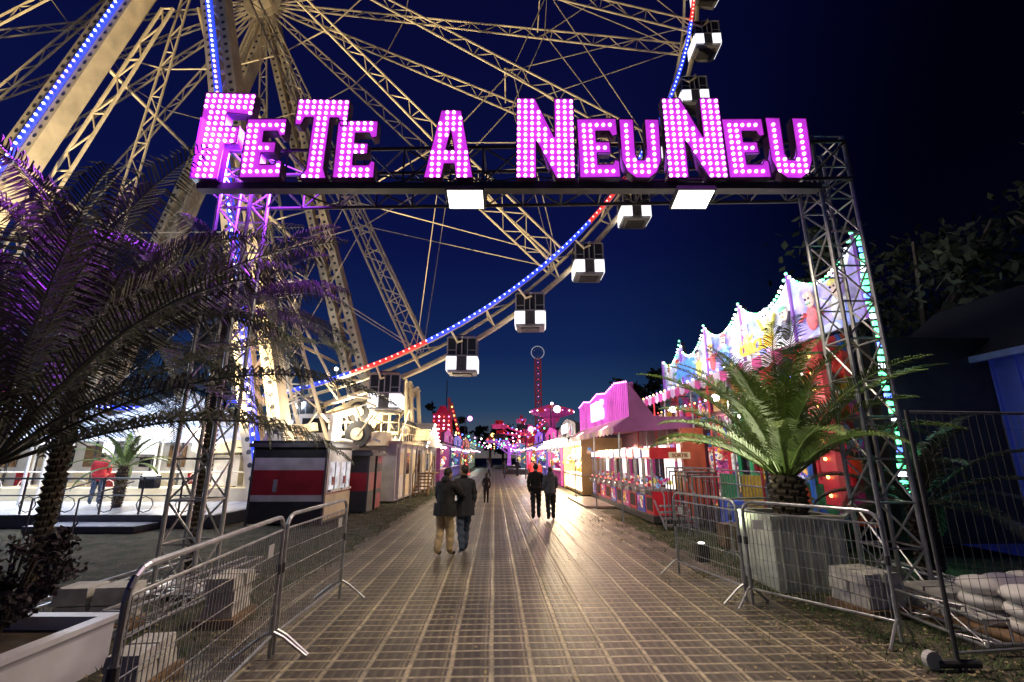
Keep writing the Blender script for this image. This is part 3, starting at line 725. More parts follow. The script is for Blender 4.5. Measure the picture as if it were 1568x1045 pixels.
pcan=mat('pink_canvas',(.3,.1,.25),.7,0,.3,1,(.3,.05,.22),.2,sample=False,evar=.5)
a.poly([(x0-.54,YN-.02,3.3),(x0-.54,YN-.02,4.45),(x0+.3,YN-.02,3.3)],pcan)
a.poly([(x0-1.1,YN-.02,2.78),(x0-1.1,YN-.02,2.95),(x0-.56,YN-.02,3.3),(x0+1.6,YN-.02,3.3),(x0+1.6,YN-.02,2.95),(x0+.3,YN-.02,2.85)],pcan)
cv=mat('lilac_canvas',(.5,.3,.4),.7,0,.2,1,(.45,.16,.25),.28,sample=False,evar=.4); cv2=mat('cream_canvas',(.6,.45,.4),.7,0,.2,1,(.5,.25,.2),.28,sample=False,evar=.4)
for i in range(16):
    ya=YN+9.0*i/16; yb=YN+9.0*(i+1)/16; c_=(cv,cv2)[i%2]
    a.poly([(x0-.56,ya,3.3),(x0-.56,yb,3.3),(x0-1.1,yb,2.95),(x0-1.1,ya,2.95)],c_)
    a.poly([(x0-1.1,ya,2.95),(x0-1.1,yb,2.95),(x0-1.1,yb,2.77),(x0-1.1,(ya+yb)/2,2.7),(x0-1.1,ya,2.77)],c_)
mred=mat('machine_red',(.45,.02,.03),.3,0,.1,2,(.6,.02,.03),.2,sample=False,evar=.5); mwht=mat('machine_light',(.8,.8,.8),.3,0,.1,2,(1,.85,.8),2.0,sample=False,evar=.3); mblu=mat('machine_blue',(.05,.1,.45),.3,0,.1,2,(.05,.1,.6),.2,sample=False,evar=.5)
mpk=mat('machine_pink',(.5,.05,.25),.3,0,.1,2,(.6,.05,.3),.2,sample=False,evar=.5)
rn=random.Random(4)
for i in range(10):
    ya=YN-.2+i*.93; mm=(mred,mblu,mred,mpk)[i%4]
    a.b2((x0,ya,.25),(x0+.85,ya+.82,.95),mm); a.b2((x0-.01,ya+.12,.35),(x0-.002,ya+.7,.75),(blackm,prize_art)[i%2])
    a.b2((x0+.05,ya+.04,.95),(x0+.8,ya+.78,1.02),steel)
    for k in range(16): a.ball((x0+rn.uniform(.15,.7),ya+rn.uniform(.12,.7),1.08+rn.uniform(0,.22)),rn.uniform(.05,.09),(mred,cm[1],cm[5],cm[4],mpk)[k%5],8,5)
    a.tube((x0+.4,ya+.4,1.5),(x0+.4,ya+.4,1.95),.012,steel,5)
    for k in (-1,0,1): a.tube((x0+.4,ya+.4,1.5),(x0+.4,ya+.4+k*.07,1.4),.008,steel,4)
    for yy in (ya+.02,ya+.76): a.b2((x0,yy,.95),(x0+.05,yy+.05,1.95),steel)
    a.b2((x0+.7,ya+.05,1.02),(x0+.78,ya+.77,1.95),(mwht,glassd,mpk)[i%3])
    a.b2((x0-.02,ya,1.95),(x0+.85,ya+.82,2.3),mm); a.b2((x0-.03,ya+.08,2.02),(x0-.022,ya+.74,2.22),mwht)
    a.beam((x0-.22,ya+.12,1.0),(x0,ya+.12,.85),.1,.05,steel); a.b2((x0-.2,ya+.15,.85),(x0,ya+.65,.98),steel)
    a.tube((x0-.1,ya+.35,.98),(x0-.1,ya+.35,1.12),.012,blackm); a.ball((x0-.1,ya+.35,1.13),.03,b_red,6,4)
    a.ball((x0-.4,ya+.4,3.0),.06,b_white,6,4)
    a.box((x0+1.55,ya+.4,2.0),(.06,.7,.9),(prize_art,mwht)[i%2])
for yy in (YN+.1,19.2,24): a.tube((x0-.9,yy,0),(x0-.9,yy,2.95),.03,steel)
a.b2((x0-1.3,19.5,.02),(x0-.1,24.2,.09),mat('arcade_ramp',(.35,.3,.28),.3))
por=mat('panel_orange',(.35,.08,.04),.5,0,.3,2,(.4,.06,.03),.2,sample=False,evar=.6)
a.b2((x0+.9,14.6,.1),(x0+1.6,14.8,2.9),por)
a.b2((x0+1.7,14.4,.5),(x0+2.5,14.6,2.3),prize_art)
a.b2((x0+.35,14.3,1.95),(x0+1.0,14.36,2.15),mat('exit_sign_panel',(.5,.45,.35),.5,0,.1,2,(.6,.42,.2),.3,sample=False))
for i in range(4): a.b2((x0-.2+.05*i,13.5+.22*i,.12+.15*i),(x0+.7,13.72+.22*i,.17+.15*i),steel)
for x in (x0-.2,x0+.7): a.tube((x,13.45,.05),(x,14.35,.75),.025,steel); a.tube((x,13.45,.95),(x,14.35,1.6),.022,steel); a.tube((x,13.45,.05),(x,13.45,.95),.022,steel)
for i in range(9):
    y_=12.2+i*.22; a.path([(x0+.1,y_,.05),(x0+.1,y_,1.5+.1*(i%3)),(x0+.9,y_+.1,1.5+.1*(i%3)),(x0+.9,y_+.1,.05)],.02,darkgrey if i%2 else steel,5)
a.box((x0+1.5,12.6,.45),(.8,.7,.9),mblu); a.box((x0+1.4,11.4,.3),(.5,.6,.6),steel); a.box((x0+.6,11.3,.25),(.6,.4,.5),woodm)
a.build('structure',ar)
text('sign_text','KIDS',1.1,mat('pink_sign_text',(.9,.6,.8),.4,0,0,1,(1,.7,.95),1.5,sample=False),MT(x0-.62,19.7,3.85),ar,.05)
text('sign_text_exit','SORTIE',.15,redp,Matrix.Translation((x0+.675,14.29,2.05))@Matrix.Rotation(rad(90),4,'X'),ar,.005)
lamp('arcade_lamp_1','AREA',(x0-.3,17,3.0),110,(1,.6,.4),.4,(x0-.8,17,0),ar,sy=4); lamp('arcade_lamp_2','AREA',(x0-.3,22,3.0),190,(1,.6,.35),.4,(x0-1,22,0),ar,sy=4)
lamp('arcade_lamp_3','AREA',(x0-1.2,19,5.2),40,(1,.3,.8),5,(x0-.55,19,3.9),ar,sy=.3)

def stall(name,side,x0,ya,yb,h,cols,sgn=None,tx=None,lampE=0,lcol=(1,.8,.55),dep=3.0):
    e=empty(name,(0,0,0),TILT); s_=MB(); k=side
    def X(v): return k*v
    def bb(xa,xb,y_a,y_b,za,zb,mt): s_.b2((min(X(xa),X(xb)),y_a,za),(max(X(xa),X(xb)),y_b,zb),mt)
    c1,c2,ce=cols
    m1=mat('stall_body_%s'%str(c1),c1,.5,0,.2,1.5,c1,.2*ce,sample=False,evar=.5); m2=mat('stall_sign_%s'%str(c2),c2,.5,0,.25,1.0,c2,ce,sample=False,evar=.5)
    bb(x0+.1,x0+.7,ya,yb,.1,1.05,m1); bb(x0,x0+.75,ya,yb,1.05,1.12,white)
    bb(x0+dep-.2,x0+dep,ya,yb,.1,h,prize_art); bb(x0,x0+dep,ya,ya+.1,.1,h,m1); bb(x0,x0+dep,yb-.1,yb,.1,h,m1)
    bb(x0-.2,x0+dep,ya,yb,h,h+.15,darkgrey)
    rn=random.Random(int(ya))
    n=max(3,int((yb-ya)/.8))
    for i in range(n):
        y_a=ya+(yb-ya)*i/n; y_b=ya+(yb-ya)*(i+1)/n; mt=m2 if i%2 else aw1
        s_.poly([(X(x0-.2),y_a,h),(X(x0-.2),y_b,h),(X(x0-1.1),y_b,h-.45),(X(x0-1.1),y_a,h-.45)],mt)
        s_.poly([(X(x0-1.1),y_a,h-.45),(X(x0-1.1),y_b,h-.45),(X(x0-1.1),y_b,h-.65),(X(x0-1.1),(y_a+y_b)/2,h-.72),(X(x0-1.1),y_a,h-.65)],mt)
        s_.ball((X(x0-1.12),y_a,h-.4),.06,(b_white,b_yel,b_pink,b_blue)[(i+int(ya))%4],6,4)
        s_.ball((X(x0+.3),(y_a+y_b)/2,h-.2),.09,b_white,6,4)
        for j in range(3): s_.ball((X(x0+.2+rn.random()*.4),y_a+rn.random()*.7,1.25+rn.random()*1.2),rn.uniform(.1,.2),cm[rn.randrange(8)],8,5)
        if i%3==1: s_.b2((min(X(x0-.28),X(x0-.32)),y_a,h+.2),(max(X(x0-.28),X(x0-.32)),y_b,h+.7),(prize_art,blackm)[(i//3)%2])
    ym=(ya+yb)/2
    s_.poly([(X(x0-.25),ya,h+.15),(X(x0-.25),yb,h+.15),(X(x0-.25),yb,h+.8),(X(x0-.25),ym+.6,h+1.2),(X(x0-.25),ym-.6,h+1.2),(X(x0-.25),ya,h+.8)],m2)
    s_.poly([(X(x0),ya,h+.15),(X(x0),yb,h+.15),(X(x0),yb,h+.8),(X(x0),ym,h+1.2),(X(x0),ya,h+.8)],blackm)
    s_.build('structure',e)
    if lampE: lamp('stall_lamp','POINT',(X(x0-.4),ym,h-.5),lampE,lcol,.15,None,e)
    if tx:
        Mx=Matrix.Translation((X(x0-.36),ym,h+.62))@Matrix.Rotation(rad(-90*k),4,'Z')@Matrix.Rotation(rad(90),4,'X')
        text('sign_text',tx,.75,sgw,Mx,e,.03)
    return e
g1=stall('food_stall',1,4.55,25.0,31.5,3.0,((.4,.25,.1),(.35,.3,.3),.5),tx='CREPES',lampE=2000,lcol=(1,.76,.45))
bb_=MB(); stl=mat('stall_tube_light',(1,1,1),.4,0,0,1,(1,.9,.68),30,sample=False); mglow=mat('stall_menu_glow',(1,.9,.7),.4,0,.1,2,(1,.82,.5),4.0,sample=False,evar=.3)
for i in range(7): bb_.box((4.25,25.6+i*.85,2.72),(.2,.7,.12),stl)
for y_ in (24.9,26.8,28.8,31.0): bb_.box((3.5,y_,2.75),(.6,.08,.42),stl,rot=Matrix.Rotation(rad(-20),3,'X')); bb_.box((3.5,y_+.07,2.75),(.66,.08,.48),blackm,rot=Matrix.Rotation(rad(-20),3,'X')); bb_.tube((3.5,y_+.08,2.9),(4.4,y_+.08,3.05),.025,blackm)
bb_.box((5.3,28.2,2.0),(.05,5.8,1.1),mglow)
bb_.box((4.63,28.2,.6),(.04,6.3,.7),mglow)
bo=bb_.build('strip_lights',g1)
stall('game_stall',1,4.5,32.5,40,3.0,((.4,.05,.3),(.9,.1,.5),.8),lampE=900,lcol=(1,.6,.5))
stall('game_stall',1,4.4,41,50,3.2,((.1,.1,.5),(.3,.12,.8),.8),lampE=550,lcol=(.8,.7,1))
stall('game_stall',1,4.4,52,62,3.2,((.5,.2,.05),(.9,.3,.1),.8),lampE=450)
stall('game_stall',1,4.4,64,78,3.4,((.1,.2,.3),(.1,.4,.8),.8),lampE=350,lcol=(.7,.85,1))
stall('game_stall',1,4.4,80,100,3.6,((.3,.3,.5),(.8,.3,.9),.8),lampE=350)
stall('game_stall',-1,4.1,36,43,3.0,((.3,.05,.25),(.7,.15,.5),.5),lampE=150,lcol=(1,.7,.6))
stall('game_stall',-1,4.1,45,56,3.0,((.1,.1,.4),(.3,.3,.9),.6),lampE=220,lcol=(.7,.8,1))
stall('game_stall',-1,4.1,58,72,3.2,((.4,.2,.05),(.9,.3,.2),.6),lampE=250)
stall('game_stall',-1,4.1,74,98,3.4,((.3,.4,.3),(.3,.8,.6),.5),lampE=250,lcol=(.8,1,.9))
for (x,y,z,mt) in ((.9,75,4.5,b_white),(-3.2,66,5,b_yel),(-5,50,6,b_pink),(-4.6,88,4,b_white),(2.2,95,5,b_cool),(1.3,45,4.6,b_pink),(3.0,36,5.6,b_cool),(-2.2,104,4.5,b_green)):
    e=empty('street_lamp',(0,0,0)); q=MB(); q.tube((x,y,0),(x,y,z),.06,darkgrey,6,.04); q.tube((x,y,z),(x+.5,y,z+.12),.035,darkgrey); q.ball((x+.5,y,z),.28,mt); q.build('pole_and_globe',e)
fs=MB()
for y_ in (42,55,70,86):
    pts=[V((-4.6-.036*y_+9.0*i/16,y_,4.6-1.0*math.sin(math.pi*i/16))) for i in range(17)]
    fs.path(pts,.02,blackm,4)
    for i,p in enumerate(pts): fs.ball(p-V((0,0,.1)),.08,(b_white,b_red,b_yel,b_blue,b_green,b_pink)[i%6],6,4)
fs.build('festoon_lights')

dt=empty('drop_tower_ride'); d=MB(); x,y=5.0,88
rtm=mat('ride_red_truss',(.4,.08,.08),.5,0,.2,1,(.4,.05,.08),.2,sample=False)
d.truss((x,y,0),(x,y,20.5),1.1,.12,.07,rtm,1.4)
pts=[(x+1.25*math.cos(t*math.pi/10),y,21.8+1.25*math.sin(t*math.pi/10)) for t in range(21)]
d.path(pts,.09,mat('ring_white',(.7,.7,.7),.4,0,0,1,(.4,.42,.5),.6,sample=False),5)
d.path([(x+.8*math.cos(t*math.pi/5),y,21.8+.8*math.sin(t*math.pi/5)) for t in range(11)],.06,white,5); d.tube((x,y,20.5),(x,y,23),.06,white)
for k in range(12):
    t=k*math.pi/6; d.box((x+1.4*math.cos(t),y+1.4*math.sin(t),7),(.5,.5,1.1),rtm,rz=t)
for k in range(18): d.ball((x,y-.65,1+k*1.1),.06,(b_red,b_pink)[k%2],6,4)
d.build('mast',dt)
def arm_ride(name,x,y,h,R_,c,seed):
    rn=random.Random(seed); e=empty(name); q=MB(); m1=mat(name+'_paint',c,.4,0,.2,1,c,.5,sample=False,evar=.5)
    q.tube((x,y,0),(x,y,h*.6),.4,m1,10,.25); q.tube((x,y,0),(x,y,.6),R_*.8,darkgrey,20)
    for k in range(7):
        t=k*2*math.pi/7; z=h*.6+rn.uniform(-.4,1)*h*.35; ex,ey=x+R_*math.cos(t),y+R_*math.sin(t)
        q.tube((x,y,h*.55),(ex,ey,z),.13,m1,6); q.tube((x,y,h*.4),(ex,ey,z-.3),.07,m1,5)
        q.box((ex,ey,z-.3),(1.4,.9,.5),(m1,darkgrey)[k%2],rz=t,taper=1.2); q.box((ex,ey,z+.2),(1.0,.2,.5),mred,rz=t)
        for j in range(6):
            p=V((x,y,h*.55)).lerp(V((ex,ey,z)),(j+1)/7); q.ball((p.x,p.y-.2,p.z+.15),.08,(b_red,b_pink,b_white,b_blue)[(j+k)%4],6,4)
    q.ball((x,y,h*.65),.6,m1,10,6); q.build('machine',e)
arm_ride('octopus_ride',2.2,60,8.5,4.2,(.6,.05,.2),1); arm_ride('swing_arm_ride',-.5,84,6,3.5,(.5,.15,.7),5)
fc_=empty('flying_chair_ride'); q=MB(); x,y=4.3,50
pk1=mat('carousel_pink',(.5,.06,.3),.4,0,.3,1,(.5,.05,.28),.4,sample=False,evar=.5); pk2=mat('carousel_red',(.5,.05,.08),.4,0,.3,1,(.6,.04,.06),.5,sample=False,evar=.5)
q.tube((x,y,0),(x,y,6.6),.5,pk1,12,.35)
for k in range(16):
    a0=k*math.pi/8; a1=a0+math.pi/8; P=lambda a_,r_,z_:(x+r_*math.cos(a_),y+r_*math.sin(a_),z_)
    q.poly([P(a0,2.3,6.9),P(a1,2.3,6.9),P(a1,.3,7.5),P(a0,.3,7.5)],(pk1,pk2)[k%2]); q.poly([P(a0,2.3,6.5),P(a1,2.3,6.5),P(a1,2.3,6.9),P(a0,2.3,6.9)],(pk2,pk1)[k%2])
    q.poly([P(a0,2.3,6.5),P(a1,2.3,6.5),P(a1,.5,6.0),P(a0,.5,6.0)],pk1); q.ball(P(a0,2.35,6.7),.06,(b_white,b_pink)[k%2],6,4)
    q.tube(P(a0,2.1,6.4),P(a0,3.2,3.8),.02,steel,4); q.box(P(a0,3.2,3.7),(.4,.4,.5),mred,rz=a0)
q.ball((x,y,7.6),.15,b_white); q.build('carousel',fc_)
rt=empty('red_tower_ride'); q=MB(); x,y=-8.6,58
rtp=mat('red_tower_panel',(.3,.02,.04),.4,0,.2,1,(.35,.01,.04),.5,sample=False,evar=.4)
q.box((x,y,3.6),(2.4,2,7.2),rtp,taper=.9); q.box((x,y,7.7),(1.6,1.4,1.0),rtp,taper=.4)
for i in range(4):
    for j in range(13): q.ball((x-.9+i*.6,y-1.08+.02*j*.3,.8+j*.5),.09,(b_pink,b_white,b_red)[(i+j)%3],6,4)
q.tube((x+1.6,y,0),(x+.7,y,9.2),.2,rtm); q.tube((x+3.4,y,0),(x+1.0,y,8.6),.2,rtm)
for j in range(16):
    p=V((x+3.4,y-.3,0)).lerp(V((x+1.0,y-.3,8.6)),j/16); q.ball(p,.1,(b_red,b_yel)[j%2],6,4)
q.tube((x+.4,y,8),(x+.4,y,11.4),.06,darkgrey); q.build('tower',rt)
mp=empty('lamp_mast'); q=MB(); q.tube((-14.6,38,0),(-14.6,38,9.0),.12,steel,8,.08); q.box((-14.6,38,9.1),(.9,.25,.35),darkgrey); q.ball((-14.6,37.8,9.1),.16,b_cool); q.build('mast',mp)

# ------------------------------------------------------------------ vegetation
leafd=mat('leaf_dark',(.045,.06,.03),.8,0,.5,1.5)
bark=mat('bark',(.09,.07,.05),.9,0,.3,6)
def crown(mb,c,rx,rz,n,lf,mt,rn):
    cl=[]
    for i in range(max(8,int(n/90))):
        while True:
            p=V((rn.uniform(-1,1),rn.uniform(-1,1),rn.uniform(-1,1)))
            if .35<p.length<1: break
        cl.append((V((c[0]+p.x*rx,c[1]+p.y*rx,c[2]+p.z*rz)),rn.uniform(.16,.34)*rx))
    for i in range(n):
        p0,r_=cl[i%len(cl)]; p=p0+V((rn.gauss(0,.5),rn.gauss(0,.5),rn.gauss(0,.4)))*r_
        d1=V((rn.uniform(-1,1),rn.uniform(-1,1),rn.uniform(-1,1))).normalized()*lf; d2=V((rn.uniform(-1,1),rn.uniform(-1,1),rn.uniform(-1,1))).normalized()*lf*.6
        mb.poly([p-d1,p+d2,p+d1,p-d2],mt)
def tree(name,x,y,h,r_,seed,n=2600,lf=.22):
    rn=random.Random(seed); e=empty(name); t=MB(); t.tube((x,y,0),(x+.2,y,h*.45),h*.03,bark,8,h*.018)
    for k in range(7):
        a_=k*.9+rn.random(); t.tube((x+.15,y,h*(.3+.04*k)),(x+math.cos(a_)*r_*.7,y+math.sin(a_)*r_*.7,h*(.6+.05*k)),h*.012,bark,5,h*.004)
    t.build('trunk',e); c=MB(); crown(c,(x,y,h*.66),r_,h*.36,n,lf,leafd,rn); c.build('crown',e)
tree('plane_tree',15.5,17,11.5,4.2,1); tree('plane_tree',19,12,12.5,4.8,2,3000); tree('plane_tree',14,27,8.0,2.6,3,2400); tree('plane_tree',22,20,13,5,4)
tree('plane_tree',15.5,48,11,3.2,9,2000,.35); tree('plane_tree',11.5,46,9.5,2.6,10,1500,.3)
rn=random.Random(5); dtm=MB()
for i in range(26):
    x=-75+i*5.6+rn.uniform(-2,2); y=rn.uniform(120,150); h=rn.uniform(8,13)
    dtm.tube((x,y,0),(x,y,h*.5),.3,bark,5); crown(dtm,(x,y,h*.6),rn.uniform(3.5,5.5),h*.42,420,.75,leafd,rn)
for x,y,h in ((-8.8,70,8.5),(-11.8,74,11),(-4.5,100,9),(-1,104,10)):
    dtm.tube((x,y,0),(x,y,h*.5),.2,bark,5); crown(dtm,(x,y,h*.62),h*.26,h*.4,500,.4,leafd,rn)
dtm.build('distant_trees')

def palm(name,loc,th,tr_,nf,Lf,seed,lm,e0=(15,80),az=None,droop=1.0,lw=.02,ll=.45,hang_=.28,stems=0):
    rn=random.Random(seed); e=empty(name,loc); t=MB()
    nb=int(th/.09)+1
    for i in range(nb):
        z=i*.09; rr=tr_*(1+.25*math.sin(i/nb*3))
        for k in range(9):
            a_=k*2*math.pi/9+(i%2)*.35
            t.box((rr*.86*math.cos(a_),rr*.86*math.sin(a_),z+.04),(rr*.6,rr*.55,.1),bark,rot=Matrix.Rotation(a_,3,'Z')@Matrix.Rotation(rad(35),3,'Y'))
    t.tube((0,0,0),(0,0,th),tr_*.85,bark,10)
    for k in range(stems):
        a_=k*2.4; t.path([(math.cos(a_)*.3,math.sin(a_)*.25,0),(math.cos(a_)*.22,math.sin(a_)*.2,th*.5),(math.cos(a_)*.06,math.sin(a_)*.06,th)],.03,bark,6)
    t.build('trunk',e)
    f=MB()
    for i in range(nf):
        u=i/nf; a_=(i*2.399+rn.uniform(-.2,.2)) if az is None else rn.uniform(*az)
        el=rad(e0[1]+(e0[0]-e0[1])*u+rn.uniform(-6,6)); L=Lf*rn.uniform(.8,1.1)*(1-.15*abs(u-.5))
        p=V((math.cos(a_)*tr_*.5,math.sin(a_)*tr_*.5,th)); N=26; pts=[p.copy()]; dirs=[]
        for k in range(N):
            s=k/N; ee=el-rad(75)*droop*(s**1.6)*(1.05-.25*math.sin(el))
            d_=V((math.cos(a_)*math.cos(ee),math.sin(a_)*math.cos(ee),math.sin(ee))); dirs.append(d_); p=p+d_*L/N; pts.append(p.copy())
        for k in range(N): f.tube(pts[k],pts[k+1],.018*(1-k/N)+.004,lm,4,.018*(1-(k+1)/N)+.004)
        hz=V((-math.sin(a_),math.cos(a_),0)); tw=rn.uniform(-.5,.5)
        for k in range(3,N):
            for sub in (0,.33,.66):
                s=(k+sub)/N; q=pts[k].lerp(pts[k+1],sub); d_=dirs[k]; up=hz.cross(d_); 
                if up.z<0: up=-up
                ln=ll*(Lf/3.2)*(math.sin(math.pi*min(1,.12+s*.88))**.6)*rn.uniform(.8,1.12)
                for sg in (-1,1):
                    sd=(hz*sg*math.cos(tw*sg)+up*(.35+.3*math.sin(tw*sg))+d_*.85+V((rn.uniform(-.1,.1),rn.uniform(-.1,.1),rn.uniform(-.1,.1)))).normalized()
                    m_=q+sd*ln*.55; tip=q+(sd+V((0,0,-hang_))).normalized()*ln
                    wv=d_*lw
                    f.poly([q-wv*.5,q+wv*.5,m_+wv*.6,m_-wv*.6],lm); f.poly([m_-wv*.6,m_+wv*.6,tip],lm)
    f.build('fronds',e); return e
pg=mat('palm_leaf_green',(.13,.2,.045),.45,0,.4,2); pd=mat('palm_leaf_dark',(.075,.08,.055),.36,0,.4,2)
def planter(name,c,sx_,sy_,h,mt):
    e=empty(name,c); q=MB(); t=.07
    q.b2((-sx_/2,-sy_/2,0),(sx_/2,-sy_/2+t,h),mt); q.b2((-sx_/2,sy_/2-t,0),(sx_/2,sy_/2,h),mt)
    q.b2((-sx_/2,-sy_/2+t,0),(-sx_/2+t,sy_/2-t,h),mt); q.b2((sx_/2-t,-sy_/2+t,0),(sx_/2,sy_/2-t,h),mt)
    q.b2((-sx_/2-.03,-sy_/2-.03,h),(sx_/2+.03,-sy_/2+.1,h+.05),mt); q.b2((-sx_/2-.03,sy_/2-.1,h),(sx_/2+.03,sy_/2+.03,h+.05),mt)
    q.b2((-sx_/2-.03,-sy_/2+.1,h),(-sx_/2+.1,sy_/2-.1,h+.05),mt); q.b2((sx_/2-.1,-sy_/2+.1,h),(sx_/2+.03,sy_/2-.1,h+.05),mt)
    q.poly([(-sx_/2+t,-sy_/2+t,h-.08),(sx_/2-t,-sy_/2+t,h-.08),(sx_/2-t,sy_/2-t,h-.08),(-sx_/2+t,sy_/2-t,h-.08)],bark)
    for i in range(5): q.b2((-sx_/2+.1+i*sx_/5,-sy_/2-.012,.05),(-sx_/2+.13+i*sx_/5,-sy_/2,h-.03),mt)
    q.build('box',e)
planter('planter_box',(4.62,8.3,0),1.1,1.15,1.05,planterm)
palm('palm_tree',(4.72,8.3,.95),.7,.2,46,2.95,11,pg,e0=(30,88),droop=.95,ll=.45,lw=.02)
planter('planter_box',(-4.75,4.65,0),1.5,1.1,.42,planterw)
palm('palm_tree',(-5.5,5.0,.0),1.9,.08,30,4.7,21,pd,e0=(18,80),droop=.9,ll=.42,lw=.02,hang_=.5,stems=6)
palm('palm_tree',(-6.35,6.7,0),3.7,.08,34,3.4,22,pd,e0=(-10,78),droop=1.05,ll=.5,lw=.02,hang_=.7)
palm('palm_tree',(-5.6,8.75,0),4.7,.07,32,3.0,25,pd,e0=(-30,60),droop=1.0,ll=.55,lw=.018,hang_=.7)
palm('palm_tree',(-13.2,16.3,.37),1.3,.12,16,1.8,26,pg,e0=(0,75),droop=1.0,ll=.3,lw=.03)
palm('palm_tree',(7.0,8.4,0),1.2,.14,20,2.2,27,pd,e0=(-5,70),droop=1.1,ll=.45)
lamp('palm_uplight','SPOT',(3.5,9.2,.5),260,(.95,1,.6),.1,(4.5,8.4,3.2),spot=95)
lamp('palm_light','POINT',(5.4,10.2,3.4),110,(1,.95,.6),.12)
q=MB(); q.box((3.5,9.2,.3),(.2,.2,.3),blackm); q.tube((3.5,9.2,.455),(3.5,9.2,.47),.06,flp); q.build('garden_uplight')
q=MB(); q.tube((5.4,10.2,0),(5.4,10.2,3.3),.03,darkgrey); q.ball((5.4,10.2,3.4),.1,b_white); q.build('globe_lamp')
sh=MB(); rn=random.Random(3); crown(sh,(-4.85,4.9,.95),.45,.45,2600,.035,mat('shrub_leaf',(.03,.018,.025),.6,0,.4,3),rn); 
for k in range(12): sh.tube((-4.85,4.9,.35),(-4.85+rn.uniform(-.4,.4),4.9+rn.uniform(-.4,.4),1.2),.012,bark,4)
sh.build('shrub')

# ------------------------------------------------------------------ barriers and fences
def barrier(p,q_,h=1.38):
    e=empty('crowd_barrier'); m_=MB(); p=V((*p,0)); q=V((*q_,0)); d=(q-p).normalized(); L=(q-p).length; n=V((-d.y,d.x,0)); z=V((0,0,1))
    r_=.021; zb=.22; cr_=.16
    def P(s,zz): return p+d*s+z*zz
    pts=[P(0,.02),P(0,h-cr_)]+[P(cr_-cr_*math.cos(t),h-cr_+cr_*math.sin(t)) for t in (.4,.8,1.2,1.57)]+[P(L-cr_+cr_*math.sin(t),h-cr_+cr_*math.cos(t)) for t in (0,.4,.8,1.2,1.57)]+[P(L,.02)]
    m_.path(pts,r_,steel,8); m_.tube(P(0,zb),P(L,zb),.016,steel,6); m_.tube(P(0,h-.14),P(L,h-.14),.012,steel,6)
    k=int(L/.055)
    for i in range(1,k): m_.tube(P(L*i/k,zb),P(L*i/k,h-.14),.0038,steel,4)
    for j in range(1,5): m_.tube(P(0,zb+j*.2),P(L,zb+j*.2),.0042,steel,4)
    for s in (.0,L):
        for sg in (-1,1):
            m_.path([P(s,.26),P(s,.2)+n*sg*.12,P(s,.02)+n*sg*.36],.016,steel,6)
        m_.tube(P(s,.25),P(s,.5),.027,steel,8); m_.tube(P(s,.8),P(s,.9),.03,darkgrey,8)
    m_.box(P(L*.12,h-.3),(.005,.14,.12),greyw,rot=Matrix.Rotation(math.atan2(d.y,d.x)+math.pi/2,3,'Z'))
    m_.build('frame',e)
barrier((-2.5,7.4),(-2.47,5.42)); barrier((-2.47,5.34),(-2.15,2.85))
barrier((2.93,8.85),(3.3,7.2)); barrier((3.34,7.1),(4.3,5.75)); barrier((4.3,9.7),(6.2,9.9),1.2)
fe=empty('mesh_fence'); q=MB()
A=V((4.32,5.1,0)); segs=[(A,V((7.6,5.55,0))),(V((7.65,5.6,0)),V((11,6.6,0)))]
for p,r_ in segs:
    d_=(r_-p).normalized(); L=(r_-p).length
    for s in (0,L): q.tube(p+d_*s,p+d_*s+V((0,0,2.5)),.022,darkgrey,8)
    for z in (.15,2.48): q.tube(p+V((0,0,z)),r_+V((0,0,z)),.016,steel,6)
    for i in range(int(L/.11)): q.tube(p+d_*(i*.11)+V((0,0,.15)),p+d_*(i*.11)+V((0,0,2.48)),.0024,blackm,4)
    for z in (.5,.8,1.1,1.4,1.7,2.0,2.3): q.tube(p+V((0,0,z)),r_+V((0,0,z)),.0024,blackm,4)
    q.tube(p+V((-.2,0,.06)),p+V((.2,0,.06)),.04,darkgrey,10); q.tube(p+V((-.24,-.02,.09)),p+V((-.24,.04,.09)),.08,greyw,14)
q.build('panels',fe)
def blocks(name,c,nx,ny,nz,s,rz=0.1):
    e=empty(name,c,rz); q=MB()
    q.b2((-nx*s[0]/2-.05,-ny*s[1]/2-.05,0),(nx*s[0]/2+.05,ny*s[1]/2+.05,.1),woodm)
    for i in range(nx):
        for j in range(ny):
            for k in range(nz):
                q.box(((i-(nx-1)/2)*s[0]+random.uniform(-.02,.02),(j-(ny-1)/2)*s[1],.1+s[2]*(k+.5)),(s[0]*.95,s[1]*.95,s[2]*.92),concrete,rz=random.uniform(-.04,.04),taper=.93)
    q.build('blocks',e)
blocks('ballast_blocks',(-3.6,6.5,0),1,2,3,(.36,.28,.15)); blocks('ballast_blocks',(-3.35,4.75,0),1,2,2,(.3,.3,.13)); blocks('ballast_blocks',(-5.0,6.2,.0),2,1,2,(.4,.4,.2))
blocks('ballast_blocks',(4.8,6.9,.0),2,2,3,(.28,.3,.14),.2); blocks('ballast_blocks',(5.6,6.6,0),2,2,2,(.3,.3,.14))
e=empty('sandbag_pallet',(6.05,5.95,0),.25); q=MB(); q.b2((-.65,-.45,0),(.65,.45,.12),woodm)
bag=mat('white_sandbag',(.62,.6,.58),.7,0,.15,6,bump=.3)
for k in range(3):
    for i in range(3):
        for j in range(2): q.ball((-.42+i*.42+random.uniform(-.02,.02),-.22+j*.44,.2+k*.16),.25,bag,14,8,(.9,.95,.42))
q.build('bags',e,True)
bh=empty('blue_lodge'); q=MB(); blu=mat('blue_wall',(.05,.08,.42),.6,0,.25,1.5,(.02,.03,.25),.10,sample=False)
q.b2((10.6,8.4,0),(15,13,4.2),blu)
